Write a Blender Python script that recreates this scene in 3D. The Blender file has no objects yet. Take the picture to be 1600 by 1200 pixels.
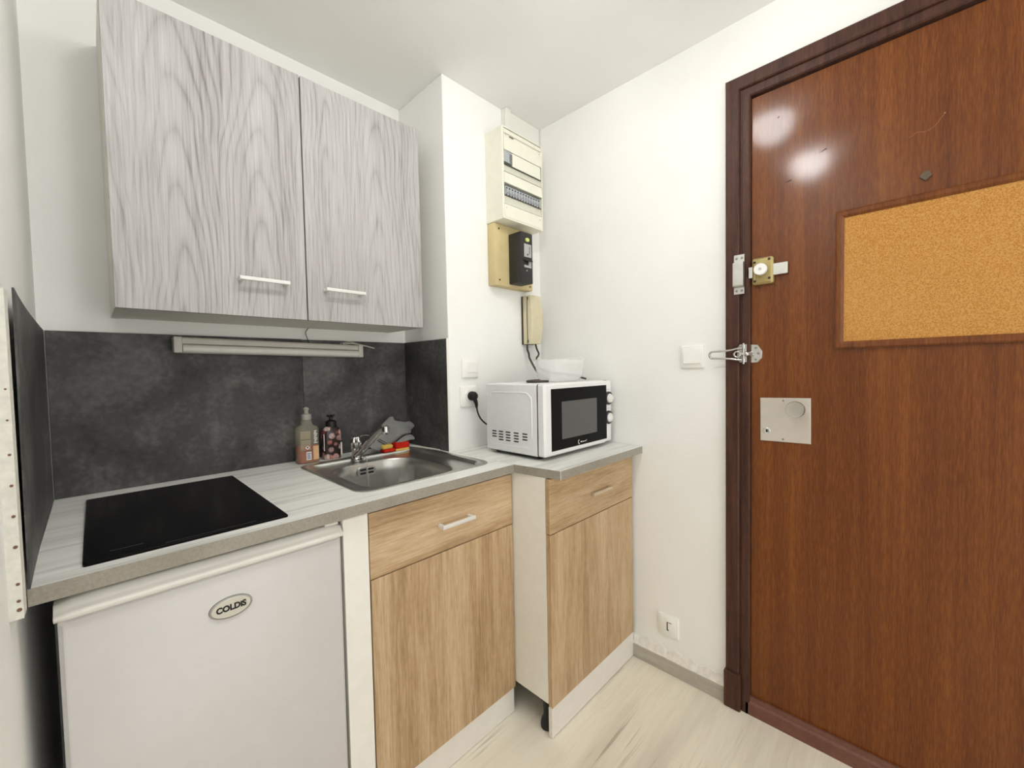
import bpy, bmesh, math, random
from mathutils import Vector, Matrix
random.seed(7)
PI = math.pi
SC = bpy.context.scene
COL = SC.collection

# ------------------------------------------------------------------ camera
W2 = 1.6705          # right wall plane (x)
W1 = 1.095           # side of the pier (x)
CP = 0.324           # pier front face is y = -CP
ZC = 2.394           # ceiling
WL = -0.01           # left wall plane
H = 0.9              # worktop height

yaw, pitch, roll = 0.7945, -0.0366, -0.0195
fwd = Vector((math.sin(yaw)*math.cos(pitch), math.cos(yaw)*math.cos(pitch), math.sin(pitch)))
r0 = Vector((math.cos(yaw), -math.sin(yaw), 0)); u0 = r0.cross(fwd)
right = math.cos(roll)*r0 + math.sin(roll)*u0
up = -math.sin(roll)*r0 + math.cos(roll)*u0
cd = bpy.data.cameras.new('camera'); cam = bpy.data.objects.new('camera', cd); COL.objects.link(cam)
cam.matrix_world = Matrix(((right.x, up.x, -fwd.x, 0.0875), (right.y, up.y, -fwd.y, -1.6668),
                           (right.z, up.z, -fwd.z, 1.2298), (0, 0, 0, 1)))
cd.sensor_fit = 'HORIZONTAL'; cd.sensor_width = 36.0; cd.lens = 643.885/1600*36; cd.clip_start = 0.01
SC.camera = cam

# ------------------------------------------------------------------ world (daylight from the open room behind)
wd = bpy.data.worlds.new('world'); SC.world = wd; wd.use_nodes = True
bg = wd.node_tree.nodes['Background']; bg.inputs[0].default_value = (0.98, 0.98, 0.965, 1); bg.inputs[1].default_value = 2.1
LAMP_MAIN = 27.0      # emission of the lamp globes
LAMP_SIDE = 41.0

vs = SC.view_settings
SC.display_settings.display_device = 'sRGB'
vs.view_transform = 'Standard'; vs.look = 'None'; vs.gamma = 1.0; vs.use_curve_mapping = False; vs.exposure = -0.06

# ------------------------------------------------------------------ materials
def lin(v):
    v = v/255.0
    return v/12.92 if v <= 0.04045 else ((v+0.055)/1.055)**2.4
def rgb(r, g, b): return (lin(r), lin(g), lin(b), 1.0)

class NT:
    def __init__(s, name):
        s.m = bpy.data.materials.new(name); s.m.use_nodes = True; s.t = s.m.node_tree
        s.p = s.t.nodes['Principled BSDF']; s.out = s.t.nodes['Material Output']
    def n(s, typ, **kw):
        nd = s.t.nodes.new(typ)
        for k, v in kw.items():
            if k.startswith('i_'):
                key = k[2:].replace('_', ' ')
                s.put(nd.inputs[key], v)
            elif k.startswith('j'):
                s.put(nd.inputs[int(k[1:])], v)
            else: setattr(nd, k, v)
        return nd
    def put(s, sock, v):
        if isinstance(v, bpy.types.NodeSocket): s.t.links.new(v, sock)
        elif isinstance(v, bpy.types.Node): s.t.links.new(v.outputs[0], sock)
        else: sock.default_value = v
    def math(s, op, a, b=0.0, clamp=False):
        return s.n('ShaderNodeMath', operation=op, j0=a, j1=b, use_clamp=clamp).outputs[0]
    def coord(s, scale=(1, 1, 1), rot=(0, 0, 0), loc=(0, 0, 0)):
        tc = s.n('ShaderNodeTexCoord')
        mp = s.n('ShaderNodeMapping', i_Vector=tc.outputs['Object'], i_Scale=scale, i_Rotation=rot, i_Location=loc)
        return mp.outputs[0]
    def noise(s, vec, scale=1.0, detail=2.0, rough=0.5, dist=0.0):
        return s.n('ShaderNodeTexNoise', i_Vector=vec, i_Scale=scale, i_Detail=detail, i_Roughness=rough, i_Distortion=dist).outputs[0]
    def ramp(s, fac, stops):
        nd = s.n('ShaderNodeValToRGB', i_Fac=fac); cr = nd.color_ramp
        while len(cr.elements) < len(stops): cr.elements.new(0.5)
        for e, (p, c) in zip(cr.elements, stops): e.position = p; e.color = c
        return nd.outputs[0]
    def mix(s, fac, a, b, mode='MIX'):
        nd = s.n('ShaderNodeMix', data_type='RGBA', blend_type=mode)
        s.put(nd.inputs[0], fac); s.put(nd.inputs[6], a); s.put(nd.inputs[7], b)
        return nd.outputs[2]
    def bump(s, h, strength=0.2, dist=0.002):
        b = s.n('ShaderNodeBump', i_Height=h, i_Strength=strength, i_Distance=dist)
        s.put(s.p.inputs['Normal'], b.outputs[0])
    def fin(s, col=None, rough=0.5, metal=0.0, spec=0.5, coat=0.0, coatr=0.1, trans=0.0, alpha=1.0, ior=1.45):
        p = s.p
        if col is not None: s.put(p.inputs['Base Color'], col)
        s.put(p.inputs['Roughness'], rough); p.inputs['Metallic'].default_value = metal
        p.inputs['Specular IOR Level'].default_value = spec
        p.inputs['Coat Weight'].default_value = coat; p.inputs['Coat Roughness'].default_value = coatr
        p.inputs['Transmission Weight'].default_value = trans; p.inputs['Alpha'].default_value = alpha
        p.inputs['IOR'].default_value = ior
        return s.m

def plain(name, r, g, b, rough=0.5, metal=0.0, var=0.06, scale=30, coat=0.0, spec=0.5):
    t = NT(name); c = rgb(r, g, b)
    nz = t.noise(t.coord(), scale, 3)
    lo = tuple(max(0, v*(1-var)) for v in c[:3])+(1,); hi = tuple(min(1, v*(1+var)) for v in c[:3])+(1,)
    return t.fin(t.ramp(nz, [(0.3, lo), (0.7, hi)]), rough, metal, spec, coat)

def paint_wall(name, r, g, b, lines=True):
    t = NT(name); c = rgb(r, g, b)
    nz = t.noise(t.coord(), 3.0, 3)
    lo = tuple(v*0.975 for v in c[:3])+(1,); hi = tuple(min(1, v*1.02) for v in c[:3])+(1,)
    a = t.noise(t.coord(scale=(14, 14, 260)), 1.0, 3, 0.6)
    b2 = t.noise(t.coord(), 220, 2)
    hgt = t.math('ADD', t.math('MULTIPLY', a, 1.0 if lines else 0.0), t.math('MULTIPLY', b2, 0.5))
    t.bump(hgt, 0.16, 0.003)
    return t.fin(t.ramp(nz, [(0.3, lo), (0.7, hi)]), 0.75, spec=0.25)

def sc3(axis, across, along): return tuple(along if a == axis else across for a in 'xyz')

def oak(name, axis, dark, mid, light, rough=0.45):
    t = NT(name)
    bands = t.noise(t.coord(sc3(axis, 11, 0.55)), 1.0, 2, 0.5, 0.3)
    warp = t.noise(t.coord(sc3(axis, 6, 1.6)), 1.0, 2)
    rings = t.math('SINE', t.math('MULTIPLY', t.math('ADD', warp, t.math('MULTIPLY', bands, 1.2)), 34))
    fine = t.noise(t.coord(sc3(axis, 260, 9)), 1.0, 3, 0.65)
    fleck = t.noise(t.coord(sc3(axis, 120, 40)), 1.0, 2, 0.5)
    v = t.math('ADD', t.math('MULTIPLY', bands, 0.65), t.math('MULTIPLY', fine, 0.58))
    v = t.math('ADD', v, t.math('MULTIPLY', rings, 0.03))
    v = t.math('ADD', v, t.math('MULTIPLY', fleck, 0.16))
    col = t.ramp(v, [(0.42, dark), (0.67, mid), (0.92, light)])
    t.bump(fine, 0.05, 0.001)
    return t.fin(col, rough, spec=0.35)

def grey_wood(name):
    """flat-sawn figure: ring distance from a heart line that leaves the board"""
    t = NT(name)
    tc = t.n('ShaderNodeTexCoord'); sp = t.n('ShaderNodeSeparateXYZ', i_Vector=tc.outputs['Object'])
    X, Z = sp.outputs[0], sp.outputs[2]
    wob = t.noise(t.coord((1.5, 1.5, 2.2)), 1.0, 2)
    X = t.math('ADD', X, t.math('MULTIPLY', t.math('SUBTRACT', wob, 0.5), 0.10))
    u = t.math('ADD', t.math('DIVIDE', X, 0.19), 0.12)
    idx = t.math('FLOOR', u)
    fx = t.math('MULTIPLY', t.math('SUBTRACT', t.math('FRACT', u), 0.5), 0.19)
    wn = t.n('ShaderNodeTexWhiteNoise', noise_dimensions='1D', i_W=idx)
    zi = t.math('SUBTRACT', t.math('MULTIPLY', wn.outputs[0], 1.5), 0.45)
    dz = t.math('MULTIPLY', t.math('SUBTRACT', Z, zi), 0.085)
    rr = t.math('SQRT', t.math('ADD', t.math('MULTIPLY', fx, fx), t.math('MULTIPLY', dz, dz)))
    ds = t.noise(t.coord((9, 9, 1.1)), 1.0, 3, 0.45)
    rr = t.math('ADD', rr, t.math('MULTIPLY', ds, 0.022))
    fr = t.math('FRACT', t.math('MULTIPLY', rr, 78))
    ln = t.math('POWER', t.math('ABSOLUTE', t.math('SUBTRACT', t.math('MULTIPLY', fr, 2), 1)), 3.0)
    str_ = t.noise(t.coord((5, 5, 1.0), loc=(3, 0, 1)), 1.0, 2)
    ln = t.math('MULTIPLY', t.math('SUBTRACT', 0.25, ln), t.math('ADD', t.math('MULTIPLY', str_, 0.36), -0.04))
    fine = t.noise(t.coord((240, 240, 7)), 1.0, 3, 0.65)
    broad = t.noise(t.coord((12, 12, 0.8)), 1.0, 3, 0.6)
    v = t.math('ADD', ln, t.math('MULTIPLY', fine, 0.6))
    v = t.math('ADD', v, t.math('MULTIPLY', broad, 0.45))
    col = t.ramp(v, [(0.26, GW[0]), (0.5, GW[1]), (0.72, GW[2]), (1.0, GW[3])])
    t.bump(fine, 0.05, 0.001)
    return t.fin(col, 0.5, spec=0.3)
GW = (rgb(132, 127, 124), rgb(178, 175, 173), rgb(200, 198, 197), rgb(218, 217, 216))

def mahogany(name):
    t = NT(name)
    b1 = t.noise(t.coord((1, 16, 0.5)), 1.0, 2, 0.5, 0.2)
    b2 = t.noise(t.coord((1, 75, 1.4)), 1.0, 3, 0.6)
    fine = t.noise(t.coord((60, 300, 26)), 1.0, 3, 0.7)
    v = t.math('ADD', t.math('MULTIPLY', b1, 0.38), t.math('MULTIPLY', b2, 0.30))
    v = t.math('ADD', v, t.math('MULTIPLY', fine, 0.56))
    col = t.ramp(v, [(0.42, rgb(82, 38, 5)), (0.6, rgb(106, 55, 12)), (0.8, rgb(130, 74, 24))])
    hz = t.noise(t.coord((1, 2.2, 1.6)), 1.0, 1)
    t.bump(hz, 0.12, 0.02)
    return t.fin(col, 0.5, spec=0.12, coat=0.55, coatr=0.125)

def dark_frame(name):
    t = NT(name)
    b = t.noise(t.coord((40, 60, 3)), 1.0, 3, 0.6)
    f = t.noise(t.coord((150, 250, 30)), 1.0, 2, 0.6)
    v = t.math('ADD', t.math('MULTIPLY', b, 0.6), t.math('MULTIPLY', f, 0.4))
    return t.fin(t.ramp(v, [(0.35, rgb(56, 34, 26)), (0.7, rgb(90, 58, 45))]), 0.5, spec=0.3)

def worktop_mats():
    t = NT('worktop_laminate')
    a = t.noise(t.coord((1.6, 34, 30)), 1.0, 3, 0.6, 0.2)
    b = t.noise(t.coord((7, 170, 100)), 1.0, 3, 0.65)
    g = t.noise(t.coord((2.5, 9, 9)), 1.0, 2)
    v = t.math('ADD', t.math('MULTIPLY', a, 0.5), t.math('MULTIPLY', b, 0.35))
    v = t.math('ADD', v, t.math('MULTIPLY', g, 0.25))
    col = t.ramp(v, [(0.38, rgb(196, 196, 190)), (0.54, rgb(236, 237, 231)), (0.75, rgb(248, 248, 244))])
    m1 = t.fin(col, 0.42, spec=0.4)
    t = NT('worktop_edge_band')
    n = t.noise(t.coord(), 170, 3, 0.7)
    n2 = t.noise(t.coord(), 9, 2)
    v = t.math('ADD', t.math('MULTIPLY', n, 0.6), t.math('MULTIPLY', n2, 0.4))
    m2 = t.fin(t.ramp(v, [(0.3, rgb(138, 131, 119)), (0.7, rgb(172, 166, 154))]), 0.5, spec=0.3)
    return m1, m2

def slate(name):
    t = NT(name)
    a = t.noise(t.coord(), 4.5, 6, 0.62, 0.4)
    b = t.noise(t.coord(), 60, 4, 0.6)
    v = t.math('ADD', t.math('MULTIPLY', a, 0.8), t.math('MULTIPLY', b, 0.25))
    col = t.ramp(v, [(0.36, rgb(50, 49, 48)), (0.52, rgb(76, 75, 74)), (0.7, rgb(116, 115, 113))])
    rust = t.noise(t.coord(loc=(3, 1, 2)), 5.0, 3, 0.5)
    col = t.mix(t.ramp(rust, [(0.58, (0, 0, 0, 1)), (0.75, (0.35, 0.35, 0.35, 1))]), col, rgb(86, 74, 66))
    return t.fin(col, 0.55, spec=0.35)

def cork(name):
    t = NT(name)
    vo = t.n('ShaderNodeTexVoronoi', i_Vector=t.coord(), i_Scale=300.0)
    n = t.noise(t.coord(), 230, 4, 0.8, 0.8)
    v = t.math('ADD', t.math('MULTIPLY', vo.outputs['Distance'], 0.45), t.math('MULTIPLY', n, 0.75))
    big = t.noise(t.coord(), 4, 2)
    v = t.math('ADD', v, t.math('MULTIPLY', big, 0.12))
    col = t.ramp(v, [(0.36, rgb(146, 92, 36)), (0.54, rgb(180, 124, 58)), (0.76, rgb(200, 150, 86))])
    t.bump(n, 0.3, 0.002)
    return t.fin(col, 0.85, spec=0.15)

def floor_mat(name):
    t = NT(name)
    br = t.n('ShaderNodeTexBrick', i_Vector=t.coord(loc=(0.3, 0.06, 0)), i_Scale=1.0, offset=0.37, squash=1.0)
    for k, v in (('Color1', (0.42, 0.42, 0.42, 1)), ('Color2', (0.6, 0.6, 0.6, 1)), ('Mortar', (0.36, 0.36, 0.36, 1)),
                 ('Mortar Size', 0.0012), ('Brick Width', 1.2), ('Row Height', 0.19), ('Bias', 0.0)):
        br.inputs[k].default_value = v
    a = t.noise(t.coord((1.3, 11, 1)), 1.0, 4, 0.6, 0.5)
    f = t.noise(t.coord((9, 150, 1)), 1.0, 3, 0.65)
    v = t.math('ADD', t.math('MULTIPLY', a, 0.5), t.math('MULTIPLY', f, 0.22))
    v = t.math('ADD', v, t.math('MULTIPLY', br.outputs[0], 0.28))
    col = t.ramp(v, [(0.33, rgb(222, 213, 194)), (0.5, rgb(239, 232, 214)), (0.72, rgb(247, 242, 227))])
    # soft grey bands and thin dark checks along the planks
    band = t.noise(t.coord((0.7, 6.5, 1), loc=(1.4, 0.3, 0)), 1.0, 3, 0.55, 0.1)
    bm_ = t.ramp(band, [(0.52, (0, 0, 0, 1)), (0.68, (0.5, 0.5, 0.5, 1))])
    col = t.mix(bm_, col, rgb(190, 180, 162))
    vv = t.noise(t.coord((0.9, 26, 1), loc=(0.4, 0.2, 0)), 1.0, 3, 0.6, 0.15)
    crack = t.math('ABSOLUTE', t.math('SUBTRACT', vv, 0.5))
    gate = t.noise(t.coord((1.6, 9, 1), loc=(5, 2, 0)), 1.0, 3)
    cm = t.math('MULTIPLY', t.ramp(crack, [(0.0, (1, 1, 1, 1)), (0.03, (0, 0, 0, 1))]),
                t.ramp(gate, [(0.55, (0, 0, 0, 1)), (0.68, (0.6, 0.6, 0.6, 1))]))
    col = t.mix(cm, col, rgb(140, 126, 110))
    return t.fin(col, 0.48, spec=0.4)

def brushed(name, r, g, b, rough=0.3, axis='x'):
    t = NT(name); c = rgb(r, g, b)
    n = t.noise(t.coord(sc3(axis, 240, 6)), 1.0, 2, 0.6)
    lo = tuple(v*0.9 for v in c[:3])+(1,)
    rr = t.math('ADD', t.math('MULTIPLY', n, 0.12), rough-0.06)
    return t.fin(t.ramp(n, [(0.3, lo), (0.7, c)]), rr, 1.0)

def clear_plastic(name, tint, rough=0.05, mixf=0.3, white=(0.9, 0.9, 0.88, 1)):
    t = NT(name)
    tr = t.n('ShaderNodeBsdfTransparent', i_Color=tint)
    t.fin(white, rough, spec=0.5)
    n = t.noise(t.coord(), 25, 2)
    f = t.math('ADD', t.math('MULTIPLY', n, 0.04), mixf-0.02)
    mx = t.n('ShaderNodeMixShader', j0=f, j1=tr.outputs[0], j2=t.p.outputs[0])
    t.t.links.new(mx.outputs[0], t.out.inputs[0])
    return t.m

def emit(name, strength, col=(1, 0.99, 0.985, 1)):
    t = NT(name); t.fin((0.9, 0.9, 0.9, 1), 0.3)
    t.p.inputs['Emission Color'].default_value = col; t.p.inputs['Emission Strength'].default_value = strength
    return t.m

def flower_mat(name):
    t = NT(name)
    vo = t.n('ShaderNodeTexVoronoi', i_Vector=t.coord(), i_Scale=40.0, i_Randomness=0.9)
    sp = t.ramp(vo.outputs['Distance'], [(0.0, (1, 1, 1, 1)), (0.44, (1, 1, 1, 1)), (0.56, (0, 0, 0, 1))])
    sep = t.n('ShaderNodeSeparateColor', j0=vo.outputs['Color'])
    hue = t.ramp(sep.outputs[0], [(0.0, rgb(226, 212, 202)), (0.42, rgb(210, 140, 130)), (0.6, rgb(134, 46, 44)), (0.75, rgb(236, 224, 218)), (0.95, rgb(150, 70, 62))])
    n = t.noise(t.coord(), 200, 3)
    pet = t.mix(t.ramp(n, [(0.35, (0.6, 0.6, 0.6, 1)), (0.6, (0, 0, 0, 1))]), hue, rgb(70, 24, 22))
    return t.fin(t.mix(sp, rgb(38, 20, 18), pet), 0.3, coat=0.3)

def fabric(name, r, g, b):
    t = NT(name); c = rgb(r, g, b)
    n = t.noise(t.coord(), 420, 3, 0.7); n2 = t.noise(t.coord(), 18, 2)
    v = t.math('ADD', t.math('MULTIPLY', n, 0.6), t.math('MULTIPLY', n2, 0.4))
    lo = tuple(x*0.65 for x in c[:3])+(1,); hi = tuple(min(1, x*1.3) for x in c[:3])+(1,)
    t.bump(n, 0.5, 0.002)
    return t.fin(t.ramp(v, [(0.3, lo), (0.7, hi)]), 0.95, spec=0.1)

M = {}
M['wall'] = paint_wall('white_wallpaper', 246, 246, 242)
M['wall_smooth'] = paint_wall('white_wall_paint', 236, 234, 226, False)
M['ceiling'] = paint_wall('ceiling_paint', 246, 246, 243, False)
M['floor'] = floor_mat('pale_wood_floor')
M['grey_wood'] = grey_wood('grey_wood_laminate')
M['oak_v'] = oak('oak_laminate_upright', 'z', rgb(138, 107, 74), rgb(184, 154, 117), rgb(212, 187, 152))
M['oak_h'] = oak('oak_laminate_lying', 'x', rgb(138, 107, 74), rgb(184, 154, 117), rgb(212, 187, 152))
M['door'] = mahogany('varnished_mahogany')
M['frame'] = dark_frame('dark_stained_wood')
M['cork_frame'] = mahogany('mahogany_moulding')
M['thresh'] = plain('worn_mahogany', 112, 72, 58, 0.55, var=0.15, scale=60)
M['top'], M['edge'] = worktop_mats()
M['slate'] = slate('slate_laminate')
M['cork'] = cork('cork')
M['melamine'] = plain('white_melamine', 242, 239, 230, 0.45, var=0.02)
M['melamine_grey'] = plain('grey_melamine', 222, 219, 208, 0.5, var=0.02)
M['plinth'] = plain('plinth_melamine', 232, 227, 218, 0.5, var=0.02)
M['enamel'] = plain('white_enamel', 208, 205, 202, 0.32, var=0.015, coat=0.2)
M['enamel_trim'] = plain('white_plastic_trim', 232, 230, 223, 0.22, var=0.015, coat=0.5)
M['glass_black'] = plain('black_glass', 8, 8, 9, 0.12, var=0.05, coat=0.0, spec=0.12)
M['hob_print'] = plain('grey_print', 70, 70, 70, 0.4)
M['steel'] = brushed('brushed_steel', 196, 196, 191, 0.34)
M['steel_dark'] = plain('dark_slot', 12, 12, 12, 0.6)
M['chrome'] = plain('chrome', 205, 204, 202, 0.08, 1.0, var=0.03)
M['alu'] = brushed('satin_aluminium', 205, 204, 200, 0.38)
M['handle'] = plain('satin_silver_handle', 232, 230, 226, 0.34, 0.15, var=0.03)
M['handle_warm'] = plain('beige_metal_handle', 205, 186, 160, 0.4, 0.15, var=0.03)
M['nickel'] = plain('zinc_plated_steel', 205, 204, 198, 0.3, 0.75, var=0.08)
M['knob_steel'] = plain('polished_steel_knob', 196, 192, 184, 0.22, 0.9, var=0.03)
M['brass'] = plain('aged_brass', 178, 161, 108, 0.42, 0.45, var=0.08)
M['plate'] = plain('grey_aluminium', 206, 199, 188, 0.45, 0.3, var=0.03)
M['black'] = plain('black_plastic', 22, 22, 22, 0.45, var=0.15)
M['rubber'] = plain('black_rubber', 14, 14, 14, 0.6, var=0.1)
M['charcoal'] = plain('charcoal_plastic', 42, 41, 40, 0.5, var=0.12)
M['white_plastic'] = plain('white_plastic', 246, 245, 240, 0.4, var=0.015)
M['mw_white'] = plain('microwave_white', 234, 235, 234, 0.35, var=0.015)
M['mw_front'] = plain('microwave_front_white', 238, 238, 237, 0.3, var=0.015)
M['mw_ridge'] = plain('microwave_ridge_highlight', 250, 250, 249, 0.25, var=0.01, coat=0.5)  # whiter than the body, the light caught by the ridge is in its colour
M['mw_window'] = plain('microwave_window_mesh', 84, 85, 82, 0.35, var=0.06, scale=300)
M['dark_ring'] = plain('dark_grey_ring', 52, 50, 48, 0.4)
M['cream'] = plain('cream_plastic', 238, 236, 220, 0.45, var=0.02)
M['cream_dark'] = plain('cream_label_strip', 214, 212, 196, 0.4, var=0.03)
M['beige'] = plain('beige_plastic', 206, 188, 140, 0.55, var=0.07, scale=14)
M['intercom'] = plain('intercom_beige', 216, 206, 174, 0.45, var=0.03)
M['brown_dark'] = plain('dark_brown_plastic', 66, 56, 48, 0.5)
M['breaker_grey'] = plain('breaker_grey', 176, 180, 184, 0.45, var=0.06, scale=80)
M['grey_label'] = plain('grey_label', 178, 178, 176, 0.4, var=0.12, scale=120)
M['lime'] = plain('lime_button', 214, 222, 128, 0.4)
M['strip_white'] = plain('bare_white_edge', 226, 224, 214, 0.8, var=0.08, scale=90)
M['pit'] = plain('brown_pits', 120, 92, 70, 0.9)
M['fixture'] = plain('fixture_white', 206, 203, 192, 0.45, var=0.03)
M['diffuser'] = plain('fixture_diffuser', 222, 220, 210, 0.25, var=0.02)
M['cloth'] = fabric('grey_microfibre', 138, 138, 136)
M['red'] = fabric('red_sponge', 204, 44, 30)
M['yellow'] = fabric('yellow_foam', 226, 190, 96)
M['bottle_clear'] = clear_plastic('clear_bottle_plastic', (0.93, 0.9, 0.8, 1), 0.08, 0.22, (0.6, 0.58, 0.5, 1))
t = NT('orange_liquid'); M['orange'] = t.fin(t.ramp(t.noise(t.coord(), 20, 2), [(0.3, rgb(150, 62, 22)), (0.7, rgb(198, 92, 40))]), 0.15, coat=0.4)
M['label_grey'] = plain('greyish_back_label', 150, 140, 116, 0.45, var=0.08, scale=60)
M['label_beige'] = plain('beige_label', 216, 174, 130, 0.5, var=0.1, scale=70)
M['label_white'] = plain('white_label', 232, 226, 220, 0.5, var=0.03)
M['label_blue'] = plain('blue_print', 104, 116, 150, 0.5)
M['label_red'] = plain('red_print', 168, 40, 30, 0.5)
M['cap'] = plain('translucent_cap', 158, 156, 146, 0.4, var=0.04)
M['flower'] = flower_mat('flower_print_label')
M['dish'] = clear_plastic('frosted_clear_plastic', (0.985, 0.985, 0.98, 1), 0.2, 0.3, (0.98, 0.98, 0.975, 1))
M['ink'] = plain('black_ink', 18, 17, 16, 0.5)
M['badge'] = plain('badge_silver', 206, 202, 190, 0.3, 0.2, var=0.03)
M['badge_rim'] = plain('badge_rim_metal', 150, 148, 142, 0.3, 0.6)
M['dark_mark'] = plain('screw_dark', 60, 48, 36, 0.7)  # dark brown shared by screws, dents and old holes
M['cover_grey'] = plain('grey_metal_cover', 92, 78, 62, 0.5, 0.2)
M['scratch'] = plain('bare_scratch', 160, 104, 70, 0.8)
M['lamp_main'] = emit('lamp_globe_glow', LAMP_MAIN)
M['lamp_side'] = emit('lamp_globe_soft_glow', LAMP_SIDE)
M['plaster'] = plain('rough_white_plaster', 232, 228, 220, 0.85, var=0.08, scale=50)
M['base_grey'] = oak('grey_laminate_skirting', 'y', rgb(150, 144, 132), rgb(180, 174, 162), rgb(200, 195, 184))

# ------------------------------------------------------------------ mesh helpers (world coordinates)
def BM(): return bmesh.new()

def bx(bm, lo, hi, bev=0.0, seg=2, mi=0):
    lo = Vector(lo); hi = Vector(hi)
    c = (lo+hi)/2; d = hi-lo
    g = bmesh.ops.create_cube(bm, size=1.0, matrix=Matrix.Translation(c) @ Matrix.Diagonal((d.x, d.y, d.z, 1)))
    vs_ = g['verts']
    fs = {f for v in vs_ for f in v.link_faces}
    for f in fs: f.material_index = mi
    if bev > 0:
        es = list({e for v in vs_ for e in v.link_edges})
        r = bmesh.ops.bevel(bm, geom=es, offset=bev, segments=seg, profile=0.5, affect='EDGES')
        for f in r['faces']: f.material_index = mi
    return bm

def cyl(bm, p0, p1, r0, r1=None, seg=24, mi=0):
    p0 = Vector(p0); p1 = Vector(p1); r1 = r0 if r1 is None else r1
    d = p1-p0; L = d.length
    q = d.to_track_quat('Z', 'Y').to_matrix().to_4x4()
    g = bmesh.ops.create_cone(bm, cap_ends=True, segments=seg, radius1=r0, radius2=r1, depth=L,
                              matrix=Matrix.Translation((p0+p1)/2) @ q)
    for f in {f for v in g['verts'] for f in v.link_faces}: f.material_index = mi
    return bm

def lathe(bm, prof, base, axis=(0, 0, 1), seg=32, sx=1.0, sy=1.0):
    """prof: list of (radius, height) from bottom to top"""
    q = Vector(axis).to_track_quat('Z', 'Y').to_matrix()
    base = Vector(base); rings = []
    for r, h in prof:
        ring = []
        for i in range(seg):
            a = 2*PI*i/seg
            ring.append(bm.verts.new(base + q @ Vector((r*sx*math.cos(a), r*sy*math.sin(a), h))))
        rings.append(ring)
    for a, b in zip(rings, rings[1:]):
        for i in range(seg):
            bm.faces.new((a[i], a[(i+1) % seg], b[(i+1) % seg], b[i]))
    bm.faces.new(rings[0][::-1]); bm.faces.new(rings[-1])
    return bm

def smooth_path(pts, n=6):
    P = [Vector(p) for p in pts]
    if len(P) < 3: return P
    out = []
    for i in range(len(P)-1):
        p0 = P[max(i-1, 0)]; p1 = P[i]; p2 = P[i+1]; p3 = P[min(i+2, len(P)-1)]
        for k in range(n):
            s = k/n
            out.append(0.5*((2*p1)+(p2-p0)*s+(2*p0-5*p1+4*p2-p3)*s*s+(3*p1-p0-3*p2+p3)*s**3))
    out.append(P[-1]); return out

def tube(bm, pts, r, seg=10, closed=False, rb=None, flat=None):
    P = [Vector(p) for p in pts]; n = len(P); rings = []
    nrm = None
    for i in range(n):
        a = P[i-1] if (i > 0 or closed) else P[i]; b = P[(i+1) % n] if (i < n-1 or closed) else P[i]
        t = (b-a).normalized()
        if nrm is None:
            nrm = t.orthogonal().normalized() if flat is None else Vector(flat)
        nrm = (nrm - t*nrm.dot(t)).normalized(); bn = t.cross(nrm)
        rr = r if not callable(r) else r(i/(n-1))
        r2 = rr if rb is None else rb
        rings.append([bm.verts.new(P[i]+nrm*rr*math.cos(2*PI*k/seg)+bn*r2*math.sin(2*PI*k/seg)) for k in range(seg)])
    m = n if closed else n-1
    for i in range(m):
        a = rings[i]; b = rings[(i+1) % n]
        for k in range(seg): bm.faces.new((a[k], a[(k+1) % seg], b[(k+1) % seg], b[k]))
    if not closed:
        bm.faces.new(rings[0][::-1]); bm.faces.new(rings[-1])
    return bm

def rrect(x0, y0, x1, y1, r, n=6):
    """rounded rectangle outline, counter-clockwise"""
    out = []
    for cx, cy, a0 in ((x1-r, y0+r, -PI/2), (x1-r, y1-r, 0), (x0+r, y1-r, PI/2), (x0+r, y0+r, PI)):
        for k in range(n+1):
            a = a0+PI/2*k/n
            out.append((cx+r*math.cos(a), cy+r*math.sin(a)))
    return out

def loft(bm, rings, cap0=True, cap1=True):
    R = [[bm.verts.new(p) for p in ring] for ring in rings]
    n = len(R[0])
    for a, b in zip(R, R[1:]):
        for i in range(n): bm.faces.new((a[i], a[(i+1) % n], b[(i+1) % n], b[i]))
    if cap0: bm.faces.new(R[0][::-1])
    if cap1: bm.faces.new(R[-1])
    return bm

def plate(bm, outline, axis, lo, hi, bev=0.0):
    """extrude a 2-D outline; axis 'x': outline is (y,z); 'y': (x,z); 'z': (x,y)"""
    def P(p, v): return {'x': (v, p[0], p[1]), 'y': (p[0], v, p[1]), 'z': (p[0], p[1], v)}[axis]
    if bev > 0:
        cx = sum(p[0] for p in outline)/len(outline); cy = sum(p[1] for p in outline)/len(outline)
        w = max(abs(p[0]-cx) for p in outline); h = max(abs(p[1]-cy) for p in outline)
        ins = [(cx+(p[0]-cx)*(1-bev/w), cy+(p[1]-cy)*(1-bev/h)) for p in outline]
        s = bev if hi > lo else -bev
        rings = [[P(p, lo) for p in outline], [P(p, hi-s) for p in outline], [P(p, hi) for p in ins]]
    else:
        rings = [[P(p, lo) for p in outline], [P(p, hi) for p in outline]]
    return loft(bm, rings)

def wloc(o):
    v = Vector(o.location)
    return v if o.parent is None else v + wloc(o.parent)

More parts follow.
